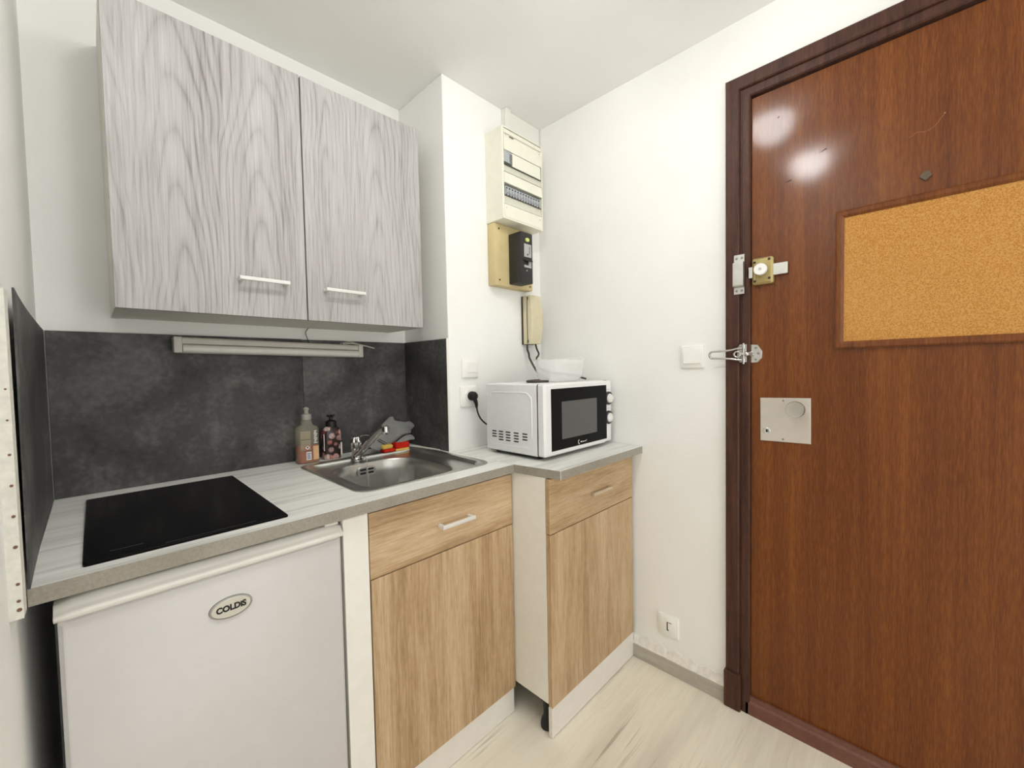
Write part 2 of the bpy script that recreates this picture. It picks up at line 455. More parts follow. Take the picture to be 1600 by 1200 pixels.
def obj(name, bm, mats, parent=None, smooth=None, origin=None):
    bmesh.ops.recalc_face_normals(bm, faces=bm.faces[:])
    me = bpy.data.meshes.new(name)
    o = bpy.data.objects.new(name, me); COL.objects.link(o)
    if parent is not None:
        off = wloc(parent); o.parent = parent
    else:
        if origin is None:
            xs = [v.co for v in bm.verts]
            lo = Vector((min(v.x for v in xs), min(v.y for v in xs), min(v.z for v in xs)))
            hi = Vector((max(v.x for v in xs), max(v.y for v in xs), max(v.z for v in xs)))
            origin = Vector(((lo.x+hi.x)/2, (lo.y+hi.y)/2, lo.z))
        off = Vector(origin); o.location = off
    bmesh.ops.translate(bm, verts=bm.verts[:], vec=-off)
    bm.to_mesh(me); bm.free()
    for m in (mats if isinstance(mats, (list, tuple)) else [mats]): me.materials.append(m)
    if smooth is not None:
        for p in me.polygons: p.use_smooth = True
        try: me.set_sharp_from_angle(angle=math.radians(smooth))
        except Exception: pass
    return o

def each(name, bm, mats, parent):
    """one object for every separate piece in bm"""
    left = set(bm.verts); out = []
    while left:
        st = [left.pop()]; isl = set(st)
        while st:
            v = st.pop()
            for e in v.link_edges:
                w_ = e.other_vert(v)
                if w_ in left: left.discard(w_); isl.add(w_); st.append(w_)
        b = bmesh.new(); mp = {}
        for v in isl: mp[v] = b.verts.new(v.co)
        fs = {f for v in isl for f in v.link_faces}
        for f in fs:
            g = b.faces.new([mp[v] for v in f.verts]); g.material_index = f.material_index
        out.append(obj(name, b, mats, parent))
    bm.free()
    return out

def tag(o, label, cat, group=None, kind=None):
    o['label'] = label; o['category'] = cat
    if group: o['group'] = group
    if kind: o['kind'] = kind
    return o

def thing(name, label, cat, loc, group=None):
    o = bpy.data.objects.new(name, None); COL.objects.link(o); o.location = loc
    o.empty_display_size = 0.05
    return tag(o, label, cat, group)

def struct(name, bm, mats, parent=None, smooth=None):
    o = obj(name, bm, mats, parent, smooth)
    if parent is None: o['kind'] = 'structure'
    return o

def text(name, body, size, mat, parent, pos, facing, extrude=0.0006, stretch=1.0, bold=0.0, shear=0.0):
    cu = bpy.data.curves.new(name, 'FONT'); cu.body = body; cu.size = size; cu.extrude = extrude
    cu.align_x = 'CENTER'; cu.align_y = 'CENTER'; cu.offset = bold; cu.shear = shear
    tmp = bpy.data.objects.new(name+'_tmp', cu); COL.objects.link(tmp)
    dg = bpy.context.evaluated_depsgraph_get(); dg.update()
    me = bpy.data.meshes.new_from_object(tmp.evaluated_get(dg))
    bpy.data.objects.remove(tmp)
    if facing == '-y': R = Matrix(((1, 0, 0), (0, 0, -1), (0, 1, 0)))
    else: R = Matrix(((0, 0, -1), (-1, 0, 0), (0, 1, 0)))      # faces -x
    me.transform((R @ Matrix.Diagonal((stretch, 1, 1))).to_4x4())
    me.name = name; me.materials.clear(); me.materials.append(mat)
    o = bpy.data.objects.new(name, me); COL.objects.link(o); o.parent = parent
    o.location = Vector(pos)-wloc(parent)
    return o

# ================================================================== STRUCTURE
YB = -3.2     # the room goes on behind the camera
bm = BM(); bx(bm, (WL-0.15, YB, -0.1), (W2+0.2, 0.15, 0)); struct('floor', bm, M['floor'])
bm = BM(); bx(bm, (WL-0.15, YB, ZC), (W2+0.2, 0.15, ZC+0.1)); struct('ceiling', bm, M['ceiling'])
bm = BM(); bx(bm, (WL-0.15, YB, 0), (WL, 0.15, ZC)); struct('wall_left', bm, M['wall'])
bm = BM(); bx(bm, (WL, 0, 0), (W1, 0.15, ZC)); struct('wall_back', bm, M['wall'])
bm = BM(); bx(bm, (W1, -CP, 0), (W2, 0.15, ZC), 0.003, 2); struct('wall_pier', bm, M['wall'])
# right wall with its door opening
DY0, DY1, DZ = -1.2, -2.17, 2.16
bm = BM()
bx(bm, (W2, DY0, 0), (W2+0.2, 0.15, ZC)); bx(bm, (W2, YB, 0), (W2+0.2, DY1, ZC)); bx(bm, (W2, DY1, DZ), (W2+0.2, DY0, ZC))
struct('wall_right', bm, M['wall'])

# door slab
bm = BM(); bx(bm, (W2+0.002, -2.125, 0.012), (W2+0.042, -1.262, 2.118), 0.001, 1)
door = struct('door_1', bm, M['door'])
bm = BM(); plate(bm, rrect(-1.688, 1.713, -1.668, 1.733, 0.003, 2), 'x', W2+0.002, W2-0.002)
cv = [(-1.678-0.012, 1.722), (-1.678, 1.711), (-1.678+0.012, 1.724), (-1.678+0.004, 1.736), (-1.678-0.008, 1.735)]
bm2 = BM(); plate(bm2, cv, 'x', W2+0.002, W2-0.004); bm.free()
o = obj('peephole_cover', bm2, M['cover_grey'], door); o['label'] = 'small grey metal peephole cover'
bm = BM()
for (y, z, a, l) in ((-1.455, 1.875, 0.35, 0.022), (-1.366, 1.812, 0.2, 0.02), (-1.338, 2.024, 0.6, 0.008)):
    d = Vector((0, -math.cos(a), math.sin(a)))*l/2
    p = Vector((W2+0.0025, y, z)); tube(bm, [p-d, p, p+d], lambda s: 0.0006+0.0014*s, 6)
each('dent_mark', bm, M['dark_mark'], door)
bm = BM()
pts = [(-1.645, 1.838), (-1.662, 1.846), (-1.675, 1.842), (-1.688, 1.846), (-1.697, 1.852), (-1.704, 1.864), (-1.711, 1.872)]
tube(bm, smooth_path([(W2+0.0018, y, z) for y, z in pts], 3), 0.0006, 5)
cyl(bm, (W2+0.003, -1.712, 1.875), (W2+0.0012, -1.712, 1.875), 0.0022, seg=8)
each('scratch_mark', bm, M['scratch'], door)

# door frame: moulded architrave on the wall, inner jamb, plinth block
bm = BM()
prof = [(-1.186, 0.0), (-1.186, 0.016), (-1.190, 0.020), (-1.226, 0.020), (-1.230, 0.017), (-1.232, 0.010), (-1.236, 0.010), (-1.238, 0.014), (-1.258, 0.014), (-1.262, 0.010), (-1.262, -0.08), (-1.22, -0.08)]
loft(bm, [[(W2-d, y, z) for y, d in prof] for z in (0.0, 2.1225)])
bm2 = BM()
# head: same profile turned, mitred at the corner
def hp(y, d, off): return (W2-d, off, 2.1225 + (1.262+y))
head = []
for y, d in prof:
    head.append((y, d))
L0 = [(W2-d, y, 2.1225+(y+1.262)) for y, d in head]
L1 = [(W2-d, -2.2, 2.1225+(y+1.262)) for y, d in head]
loft(bm, [L0, L1])
# upper part of the upright up to the mitre
loft(bm, [[(W2-d, y, 2.1225) for y, d in prof], [(W2-d, y, 2.1225+(y+1.262)) for y, d in prof]], cap0=False, cap1=False)
prof2 = [(-2.125, 0.014), (-2.125, -0.08), (-2.2, -0.08), (-2.2, 0.02), (-2.16, 0.02)]
loft(bm, [[(W2-d, y, z) for y, d in prof2] for z in (0.0, 2.1225)])
fr = struct('trim_1', bm, M['frame'])
bm = BM(); bx(bm, (W2-0.03, -1.2365, 0), (W2, -1.182, 0.132), 0.004, 2)
obj('plinth_block', bm, M['frame'], fr)
# threshold bar in front of the door foot
bm = BM()
pr = [(0.002, 0.0), (0.002, 0.062), (-0.006, 0.062), (-0.008, 0.047), (-0.010, 0.045), (-0.014, 0.041), (-0.014, 0.0)]
loft(bm, [[(W2+d, y, z) for d, z in pr] for y in (-1.25, -2.15)])
struct('trim_2', bm, M['thresh'])
# skirting on the right wall
bm = BM(); bx(bm, (W2-0.018, -1.183, 0), (W2, -0.80, 0.058), 0.002, 1)
sk = struct('baseboard_right', bm, M['base_grey'])
bm = BM()
rings = []
for i in range(20):
    y = -0.80-0.384*i/19
    j = 0.006*math.sin(i*2.1)+0.004*math.sin(i*5.3)
    rings.append([(W2, y, 0.056), (W2-0.017, y, 0.056), (W2-0.015+0.3*abs(j), y, 0.062+0.3*j), (W2-0.003, y, 0.088+j), (W2, y, 0.089+j)])
loft(bm, rings); obj('plaster_fillet', bm, M['plaster'], sk)
# bare white edge strip on the left wall, in front of the splashback
bm = BM()
loft(bm, [[(WL, -0.735, z), (0.004, -0.735, z), (0.004, -0.70, z), (WL, -0.70, z)] for z in (0.878, 1.36)])
ts = struct('trim_3', bm, M['strip_white'])
bm = BM()
for z, w in ((0.892, 0.004), (0.905, 0.003), (0.93, 0.003), (0.985, 0.0035), (1.03, 0.003), (1.075, 0.0028), (1.12, 0.0025), (1.17, 0.002), (1.215, 0.002)):
    cyl(bm, (0.0, -0.7345, z), (0.0, -0.7362, z), w*0.7, seg=8)
each('pit_mark', bm, M['pit'], ts)

# ================================================================== SPLASHBACKS
ZS = 1.357
def panel(lo, hi, label):
    bm = BM(); bx(bm, lo, hi, 0.0008, 1)
    return tag(obj('splashback_panel', bm, M['slate']), label, 'splashback panel', 'dark slate splashback panels')
panel((0.004, -0.008, H), (0.6468, 0, ZS), 'wide dark slate splashback panel on back wall behind the hob')
panel((0.6476, -0.008, H), (W1-0.008, 0, ZS-0.001), 'dark slate splashback panel on back wall behind the sink and bottles')
p = panel((W1-0.008, -CP+0.002, H), (W1, -0.002, ZS), 'narrow dark slate splashback panel on pier side right of the sink')
bm = BM(); bx(bm, (W1-0.009, -CP, H), (W1+0.001, -CP+0.003, ZS+0.001)); o = obj('edge_strip', bm, M['melamine'], p); o['label'] = 'pale edge strip'
# left one, bowing away from the wall at its front edge
bm = BM()
rings = []
for i in range(9):
    s = i/8; y = -0.004-0.676*s
    b = 0.0075*s**3; c = 0.0095*s**0.3
    rings.append([(WL+b*0.7+c, y, H), (0.002+b*0.7, y, H), (0.002+b, y, ZS+0.012*s), (WL+b+c, y, ZS+0.012*s)])
loft(bm, rings)
tag(obj('splashback_panel', bm, M['slate']), 'dark slate splashback panel on the left wall with bowed front edge', 'splashback panel', 'dark slate splashback panels')

# ================================================================== WORKTOPS
T = 0.0284
def worktop(name, outer, hole=None):
    bm = BM(); zt, zb = H, H-T
    n = len(outer)
    ot = [bm.verts.new((x, y, zt)) for x, y in outer]; ob = [bm.verts.new((x, y, zb)) for x, y in outer]
    for i in range(n):
        f = bm.faces.new((ob[i], ob[(i+1) % n], ot[(i+1) % n], ot[i])); f.material_index = 1
    if hole:
        it = [bm.verts.new((x, y, zt)) for x, y in hole]; ib = [bm.verts.new((x, y, zb)) for x, y in hole]
        for i in range(n):
            j = (i+1) % n
            bm.faces.new((ot[i], ot[j], it[j], it[i])); bm.faces.new((ob[j], ob[i], ib[i], ib[j])); bm.faces.new((it[i], it[j], ib[j], ib[i]))
    else:
        bm.faces.new(ot); bm.faces.new(ob[::-1])
    return obj(name, bm, [M['top'], M['edge']])
w = worktop('worktop', [(0.0035, -0.679), (W1, -0.679), (W1, -0.0085), (0.0035, -0.0085)],
            [(0.597, -0.59), (1.045, -0.59), (1.045, -0.145), (0.597, -0.145)])
tag(w, 'long pale grey wood-effect worktop holding the hob and sink', 'worktop')
w = worktop('worktop', [(W1+0.0008, -CP-0.0005), (W1+0.0008, -0.679), (1.1213, -0.861), (W2-0.001, -0.861), (W2-0.001, -CP-0.0005)])
tag(w, 'short pale grey wood-effect worktop under the microwave', 'worktop')
bm = BM(); cyl(bm, (1.1211, -0.8612, H-T), (1.1211, -0.8612, H), 0.0011, seg=8); o = obj('corner_joint', bm, M['strip_white'], w); o['label'] = 'white chipped corner joint'
bm = BM(); bx(bm, (W1-0.0006, -0.6792, H-0.001), (W1+0.0009, -0.33, H-0.0002)); obj('joint_line', bm, M['steel_dark'], w)

# ================================================================== handles
def bar_handle(parent, x0, x1, y, z, out, name='handle', r=0.0052):
    """bar along x in front of a face at y (facing -y)"""
    bm = BM()
    yb = y-out
    loft(bm, [[(x, yb+a, z+b) for a, b in rrect(-0.005, -0.0055, 0.004, 0.0055, 0.002, 3)] for x in (x0, x0+0.0015, x1-0.0015, x1)])
    for x in (x0+0.0065, x1-0.0065):
        bx(bm, (x-0.0055, yb, z-0.005), (x+0.0055, y, z+0.005), 0.001, 1)
    return obj(name, bm, M['handle'], parent, 40)

# ================================================================== WALL CABINET
X0, XM, X1 = 0.1328, 0.5802, 1.0119
ZB, ZT, DC = 1.3987, 2.1634, 0.2729
t_ = thing('wall_cabinet', 'grey wood-effect double-door wall cabinet hung over the hob', 'cabinet', ((X0+X1)/2, -DC/2, ZB))
bm = BM()
yf = -DC+0.019
for lo, hi in (((X0, yf, ZB), (X0+0.016, 0, ZT)), ((X1-0.016, yf, ZB), (X1, 0, ZT)),
               ((X0+0.016, yf, ZB+0.001), (X1-0.016, 0, ZB+0.017)), ((X0+0.016, yf, ZT-0.016), (X1-0.016, 0, ZT)),
               ((X0+0.016, -0.006, ZB+0.017), (X1-0.016, -0.001, ZT-0.016)), ((XM-0.008, yf, ZB+0.017), (XM+0.008, -0.006, ZT-0.016))):
    bx(bm, lo, hi, 0.0005, 1)
o = obj('carcass', bm, M['melamine_grey'], t_); o['label'] = 'plain pale carcass'
for a, b, hx0, hx1, hz, lb in ((X0+0.001, XM-0.0022, 0.391, 0.521, 1.5035, 'left'), (XM+0.0022, X1, 0.630, 0.762, 1.4995, 'right')):
    bm = BM(); bx(bm, (a, -DC, ZB), (b, -DC+0.0175, ZT), 0.0007, 1)
    d = obj('door', bm, M['grey_wood'], t_)
    bar_handle(d, hx0, hx1, -DC, hz, 0.029)

# ================================================================== LIGHT FITTING UNDER THE CABINET
t_ = thing('strip_light', 'slim white fluorescent strip light under the wall cabinet', 'light', (0.565, -0.03, 1.299))
bm = BM()
prof = [(-0.0082, 1.300), (-0.0082, 1.347), (-0.036, 1.349), (-0.044, 1.344), (-0.047, 1.330), (-0.0455, 1.3285), (-0.034, 1.3275), (-0.034, 1.300)]
def tiltz(x): return -0.0105*(x-0.27)/0.6
loft(bm, [[(x, y, z+tiltz(x)) for y, z in prof] for x in (0.287, 0.85)]); obj('housing', bm, M['fixture'], t_, 30)
bm = BM()
prof = [(-0.0345, 1.301)]+[(-0.041+0.0115*math.cos(a), 1.3135+0.0125*math.sin(a)) for a in [PI*1.45-PI*0.95*k/8 for k in range(9)]]+[(-0.0345, 1.3265)]
loft(bm, [[(x, y, z+tiltz(x)) for y, z in prof] for x in (0.288, 0.849)]); o = obj('diffuser', bm, M['diffuser'], t_, 40); o['label'] = 'smooth rounded diffuser'
for x0, x1 in ((0.266, 0.287), (0.85, 0.869)):
    bm = BM(); bx(bm, (x0, -0.052, 1.2995+tiltz(x0)), (x1, -0.0082, 1.349+tiltz(x0)), 0.003, 2); obj('end_cap', bm, M['fixture'], t_, 40)
bm = BM(); tube(bm, smooth_path([(0.80, -0.02, 1.343), (0.835, -0.024, 1.346), (0.89, -0.022, 1.338), (0.934, -0.016, 1.329)], 5), 0.0028, 8)
tube(bm, smooth_path([(0.79, -0.014, 1.344), (0.83, -0.014, 1.353), (0.865, -0.016, 1.345), (0.925, -0.014, 1.331)], 5), 0.0018, 6)
obj('cable', bm, M['fixture'], t_, 60)
bm = BM(); tube(bm, smooth_path([(0.672, -0.012, 1.3995), (0.662, -0.014, 1.386), (0.663, -0.014, 1.37), (0.673, -0.015, 1.343)], 6), 0.0014, 6)
o = obj('wire_loop', bm, M['charcoal'], t_, 60); o['label'] = 'thin dark wire loop'
bm = BM(); cyl(bm, (0.281, -0.0085, 1.352), (0.281, -0.014, 1.352), 0.003, seg=8); bx(bm, (0.6, -0.0345, 1.3405), (0.67, -0.0342, 1.3415)); each('screw', bm, M['dark_mark'], t_)

# ================================================================== FRIDGE
FY = -0.659
t_ = thing('fridge', 'white under-counter fridge with oval badge left of the filler', 'fridge', (0.267, -0.36, 0))
bm = BM(); bx(bm, (0.03, -0.60, 0.02), (0.502, -0.06, 0.838), 0.004, 2)
obj('body', bm, M['enamel'], t_, 40)
for x in (0.07, 0.46):
    bm = BM(); cyl(bm, (x, -0.56, 0), (x, -0.56, 0.025), 0.018, seg=12); obj('foot', bm, M['black'], t_)
bm = BM(); plate(bm, rrect(0.031, 0.06, 0.502, 0.826, 0.006, 4), 'y', -0.602, FY, 0.006)
fd = obj('door', bm, M['enamel'], t_, 40)
# moulded handle lip along the top of the door
bm = BM(); rings = []
for i in range(25):
    s = i/24; x = 0.027+0.4795*s
    e = min(s, 1-s)*0.4795
    dip = -0.0035*(1-math.exp(-(e/0.028)**2))           # swells up between the lower ends
    k = 0.004*(1-min(1, e/0.006))
    zt = 0.8505-k
    rings.append([(x, FY+0.045, 0.824), (x, FY+0.045, 0.850-dip*1.0-k), (x, FY+0.016, 0.8535-dip-k), (x, FY+0.008+k, 0.8525-dip*0.95-k), (x, FY+0.001+k, 0.8450-dip*0.4-k), (x, FY-0.0005+k, 0.8425-dip*0.3-k), (x, FY-0.0055+k, 0.8405-dip*0.1-k), (x, FY-0.0085+k, 0.837-k),
                  (x, FY-0.0085+k, 0.832), (x, FY-0.004+k, 0.826), (x, FY+0.002, 0.824)])
loft(bm, rings); o = obj('grip_strip', bm, M['enamel_trim'], fd, 50); o['label'] = 'glossy rounded grip strip along the top edge'
bm = BM(); bx(bm, (0.468, FY+0.012, 0.853), (0.5015, FY+0.06, 0.8695), 0.002, 2); obj('hinge_cover', bm, M['enamel_trim'], t_, 40)
bm = BM()
def ell(cx, cz, a, b, n=40): return [(cx+a*math.cos(2*PI*k/n), cz+b*math.sin(2*PI*k/n)) for k in range(n)]
BX, BZ = 0.2705, 0.7495
loft(bm, [[(x, FY, z) for x, z in ell(BX, BZ, 0.0385, 0.0225)], [(x, FY-0.003, z) for x, z in ell(BX, BZ, 0.0375, 0.0215)], [(x, FY-0.0034, z) for x, z in ell(BX, BZ, 0.0350, 0.0193)]])
bd = obj('badge', bm, M['badge_rim'], t_, 40)
bm = BM(); loft(bm, [[(x, FY-0.003, z) for x, z in ell(BX, BZ, 0.0348, 0.0191)], [(x, FY-0.0039, z) for x, z in ell(BX, BZ, 0.0338, 0.0183)]])
obj('badge_face', bm, M['badge'], bd, 40)
text('lettering', 'COLDiS', 0.0165, M['ink'], bd, (BX, FY-0.0041, BZ), '-y', 0.0004, 0.92, 0.0008)

# filler panel between the fridge and the sink cabinet
bm = BM(); bx(bm, (0.5085, -0.656, 0), (0.5735, -0.04, H-T-0.0005), 0.0008, 1)
bx(bm, (0.509, -0.657, 0.853), (0.5655, -0.656, 0.861))
tag(obj('filler_panel', bm, M['melamine']), 'narrow upright white filler panel between fridge and sink cabinet', 'panel')

# ================================================================== SINK CABINET
XA, XB, YF1 = 0.5755, 1.105, -0.656
t_ = thing('base_cabinet', 'oak-effect base cabinet with silver drawer handle under the sink', 'cabinet', ((XA+XB)/2, -0.35, 0))
bm = BM()
for lo, hi in (((XA, YF1+0.019, 0.095), (XA+0.016, -0.02, 0.868)), ((XB-0.016-0.005, YF1+0.019, 0.095), (XB-0.005, -0.02, 0.868)),
               ((XA+0.016, YF1+0.019, 0.095), (XB-0.021, -0.02, 0.111)), ((XA+0.016, -0.03, 0.111), (XB-0.021, -0.025, 0.868))): bx(bm, lo, hi, 0.0005, 1)
obj('carcass', bm, M['melamine_grey'], t_)
bm = BM(); bx(bm, (XA+0.0005, YF1, 0.685), (XB, YF1+0.0175, 0.8605), 0.0015, 2)
d = obj('drawer_front', bm, M['oak_h'], t_)
bar_handle(d, 0.789, 0.913, YF1, 0.7675, 0.026)
bm = BM(); bx(bm, (XA+0.002, YF1, 0.094), (XB+0.001, YF1+0.0175, 0.6825), 0.0015, 2); obj('door', bm, M['oak_v'], t_)
bm = BM(); bx(bm, (XA, YF1+0.006, 0.0015), (XB-0.002, YF1+0.02, 0.0925), 0.0006, 1); o = obj('plinth', bm, M['plinth'], t_); o['label'] = 'plain white plinth board'
for x in (XA+0.05, XB-0.06):
    for y in (-0.58, -0.1):
        bm = BM(); lathe(bm, [(0.022, 0), (0.022, 0.01), (0.014, 0.016), (0.014, 0.085), (0.024, 0.088), (0.024, 0.096)], (x, y, 0), seg=16); obj('foot', bm, M['black'], t_, 40)

# ================================================================== RIGHT CABINET
XA2, XB2, YF2 = 1.1095, 1.655, -0.822
t_ = thing('base_cabinet', 'narrow oak-effect base cabinet with white side under the microwave', 'cabinet', ((XA2+XB2)/2, -0.56, 0))
bm = BM()
for lo, hi in (((XA2, YF2+0.0185, 0.111), (XA2+0.016, -0.34, 0.8705)), ((XB2-0.016, YF2+0.0185, 0.111), (XB2, -0.34, 0.8705)),
               ((XA2+0.016, YF2+0.0185, 0.111), (XB2-0.016, -0.34, 0.127)), ((XA2+0.016, -0.35, 0.127), (XB2-0.016, -0.345, 0.8705))): bx(bm, lo, hi, 0.0005, 1)
o = obj('carcass', bm, M['melamine'], t_); o['label'] = 'plain white carcass side'
bm = BM(); bx(bm, (XA2+0.001, YF2, 0.686), (XB2, YF2+0.0175, 0.868), 0.0015, 2); d = obj('drawer_front', bm, M['oak_h'], t_)
h_ = bar_handle(d, 1.346, 1.471, YF2, 0.7665, 0.012); h_.data.materials[0] = M['handle_warm']; h_['label'] = 'slim beige handle'
bm = BM(); bx(bm, (XA2+0.001, YF2, 0.104), (XB2, YF2+0.0175, 0.683), 0.0015, 2); obj('door', bm, M['oak_v'], t_)
bm = BM(); bx(bm, (XA2-0.002, YF2+0.001, 0.003), (XB2, YF2+0.016, 0.1035), 0.0006, 1); o = obj('plinth', bm, M['plinth'], t_); o['label'] = 'plain white plinth board'
for x in (XA2+0.03, XB2-0.06):
    for y in (-0.775, -0.42):
        bm = BM(); lathe(bm, [(0.024, 0), (0.025, 0.012), (0.020, 0.03), (0.015, 0.04), (0.015, 0.098), (0.026, 0.102), (0.026, 0.112)], (x, y, 0), seg=18); obj('foot', bm, M['black'], t_, 40)

# ================================================================== HOB
t_ = thing('hob', 'black glass two-zone hob set flat on the worktop', 'hob', (0.23, -0.37, H))
bm = BM(); plate(bm, rrect(0.063, -0.640, 0.392, -0.101, 0.006, 4), 'z', H, H+0.0055, 0.0015); obj('glass_plate', bm, M['glass_black'], t_, 30)
bm = BM()
bx(bm, (0.098, -0.600, H+0.0055), (0.145, -0.5985, H+0.0058)); bx(bm, (0.175, -0.6305, H+0.0055), (0.33, -0.6297, H+0.0058))
each('control_marking', bm, M['hob_print'], t_)

# ================================================================== SINK
t_ = thing('sink', 'stainless steel inset sink with rounded bowl and overflow', 'sink', (0.82, -0.36, H))
bm = BM()
def ring(x0, y0, x1, y1, r, z): return [(x, y, z) for x, y in rrect(x0, y0, x1, y1, r, 10)]
loft(bm, [ring(0.580, -0.607, 1.066, -0.112, 0.05, H), ring(0.580, -0.607, 1.066, -0.112, 0.05, H+0.0025), ring(0.584, -0.603, 1.062, -0.116, 0.047, H+0.0045),
          ring(0.596, -0.591, 1.046, -0.128, 0.050, H+0.004), ring(0.600, -0.5875, 1.041, -0.133, 0.05, H+0.0015), ring(0.610, -0.585, 1.033, -0.15, 0.065, H-0.009),
          ring(0.628, -0.5845, 0.985, -0.190, 0.10, H-0.0095), ring(0.633, -0.580, 0.963, -0.202, 0.107, H-0.0085), ring(0.636, -0.577, 0.960, -0.205, 0.106, H-0.0092), ring(0.639, -0.574, 0.957, -0.208, 0.105, H-0.014),
          ring(0.642, -0.571, 0.953, -0.211, 0.102, H-0.05), ring(0.650, -0.562, 0.945, -0.219, 0.095, H-0.13), ring(0.672, -0.545, 0.922, -0.240, 0.08, H-0.150),
          ring(0.75, -0.46, 0.85, -0.33, 0.045, H-0.153)], cap0=False)
obj('basin', bm, M['steel'], t_, 35)
bm = BM(); lathe(bm, [(0.045, 0), (0.045, 0.002), (0.036, 0.0035), (0.03, 0.001)], (0.8, -0.395, H-0.152), seg=32); obj('drain', bm, M['chrome'], t_, 40)
bm = BM(); plate(bm, rrect(0.752, H-0.054, 0.822, H-0.021, 0.012, 6), 'y', -0.2135, -0.2185, 0.001); ov = obj('overflow_plate', bm, M['alu'], t_, 40)
bm = BM()
for x in (0.772, 0.802):
    for z in (H-0.031, H-0.044): plate(bm, rrect(x-0.0115, z-0.0035, x+0.0115, z+0.0035, 0.0033, 4), 'y', -0.2183, -0.2192)
each('slot', bm, M['steel_dark'], ov)
bm = BM()
cp_ = smooth_path([(0.797, -0.165, H-0.006), (0.793, -0.19, H+0.012), (0.786, -0.222, H+0.004), (0.786, -0.226, H-0.02), (0.786, -0.228, H-0.06), (0.786, -0.232, H-0.10)], 10)
for i, p in enumerate(cp_):
    bmesh.ops.create_icosphere(bm, subdivisions=1, radius=0.0019, matrix=Matrix.Translation(p))
obj('plug_chain', bm, M['chrome'], t_, 60)

# ================================================================== TAP
t_ = thing('tap', 'chrome mixer tap with long upturned spout at the sink', 'tap', (0.781, -0.148, H-0.006))
bm = BM(); lathe(bm, [(0.024, 0), (0.024, 0.004), (0.019, 0.008), (0.0165, 0.012), (0.0165, 0.03), (0.0175, 0.034), (0.0175, 0.048)], (0.781, -0.148, H-0.007), seg=28); obj('body', bm, M['chrome'], t_, 40)
bm = BM()
seg = 40; rings = []
for r, h in ((0.0155, 0.041), (0.0175, 0.046), (0.0175, 0.075), (0.0165, 0.088), (0.012, 0.0925), (0.003, 0.094)):
    rings.append([(0.781+r*(1+0.09*math.cos(10*2*PI*k/seg))*math.cos(2*PI*k/seg), -0.148+r*(1+0.09*math.cos(10*2*PI*k/seg))*math.sin(2*PI*k/seg), H-0.007+h) for k in range(seg)])
loft(bm, rings); o = obj('knob', bm, M['chrome'], t_, 60); o['label'] = 'ribbed chrome knob'
bm = BM(); tube(bm, smooth_path([(0.785, -0.15, H+0.078), (0.805, -0.143, H+0.083), (0.822, -0.138, H+0.0845), (0.842, -0.134, H+0.080)], 6), 0.003, 8); obj('lever', bm, M['chrome'], t_, 60)
bm = BM()
sp = smooth_path([(0.779, -0.155, H+0.014), (0.786, -0.18, H+0.03), (0.797, -0.215, H+0.062), (0.810, -0.260, H+0.103), (0.8175, -0.288, H+0.122), (0.8205, -0.298, H+0.124)], 8)
tube(bm, sp, 0.0118, 16, rb=0.0125); obj('spout', bm, M['chrome'], t_, 60)
bm = BM(); lathe(bm, [(0.0118, 0), (0.013, 0.003), (0.013, 0.022), (0.011, 0.028), (0.004, 0.031)], (0.8215, -0.3015, H+0.1035), seg=24); obj('aerator', bm, M['chrome'], t_, 40)

# ================================================================== DISH SOAP BOTTLE
bx0, by0 = 0.6325, -0.070
t_ = thing('dish_soap_bottle', 'clear bottle of orange dish soap with white push cap', 'bottle', (bx0, by0, H))
def orect(w, d, z, r, cx=bx0, cy=by0): return [(cx+x, cy+y, z) for x, y in rrect(-w, -d, w, d, r, 6)]
bm = BM()
loft(bm, [orect(0.036, 0.021, H+0.001, 0.012), orect(0.0385, 0.0235, H+0.005, 0.015), orect(0.0385, 0.0235, H+0.122, 0.016), orect(0.0365, 0.022, H+0.130, 0.016),
          orect(0.027, 0.018, H+0.136, 0.0165), orect(0.020, 0.0165, H+0.141, 0.016), orect(0.018, 0.0165, H+0.153, 0.016), orect(0.0165, 0.016, H+0.161, 0.0155)])
obj('bottle_shell', bm, M['bottle_clear'], t_, 50)
bm = BM(); loft(bm, [orect(0.035, 0.020, H+0.004, 0.012), orect(0.0365, 0.0215, H+0.008, 0.014), orect(0.0365, 0.0215, H+0.066, 0.014)]); o = obj('liquid', bm, M['orange'], t_, 50); o['label'] = 'orange liquid filling the lower half'
bm = BM(); lathe(bm, [(0.017, 0.159), (0.0178, 0.162), (0.0172, 0.177), (0.012, 0.179), (0.008, 0.181)], (bx0, by0, H), seg=28); obj('cap', bm, M['cap'], t_, 40)
bm = BM(); lathe(bm, [(0.0075, 0.180), (0.0075, 0.190), (0.0105, 0.198), (0.0085, 0.201), (0.003, 0.2045)], (bx0, by0, H), seg=20); o = obj('nozzle', bm, M['cap'], t_, 40); o['label'] = 'pale push nozzle'
yl = by0-0.0238
bm = BM(); bx(bm, (bx0-0.031, yl-0.0006, H+0.05), (bx0+0.004, yl, H+0.119)); lab = obj('label_panel', bm, M['label_grey'], t_)
bm = BM(); bx(bm, (bx0-0.031, yl-0.001, H+0.088), (bx0+0.004, yl-0.0006, H+0.0895)); each('printed_line', bm, M['ink'], lab)
bm = BM(); bx(bm, (bx0+0.012, yl-0.0006, H+0.012), (bx0+0.031, yl, H+0.062)); obj('label_panel', bm, M['label_beige'], t_)
bm = BM(); plate(bm, [(bx0-0.0075, H+0.0475), (bx0+0.0045, H+0.0585), (bx0-0.0075, H+0.0695), (bx0-0.0195, H+0.0585)], 'y', yl, yl-0.0008); hz = obj('hazard_sign', bm, M['label_red'], t_)
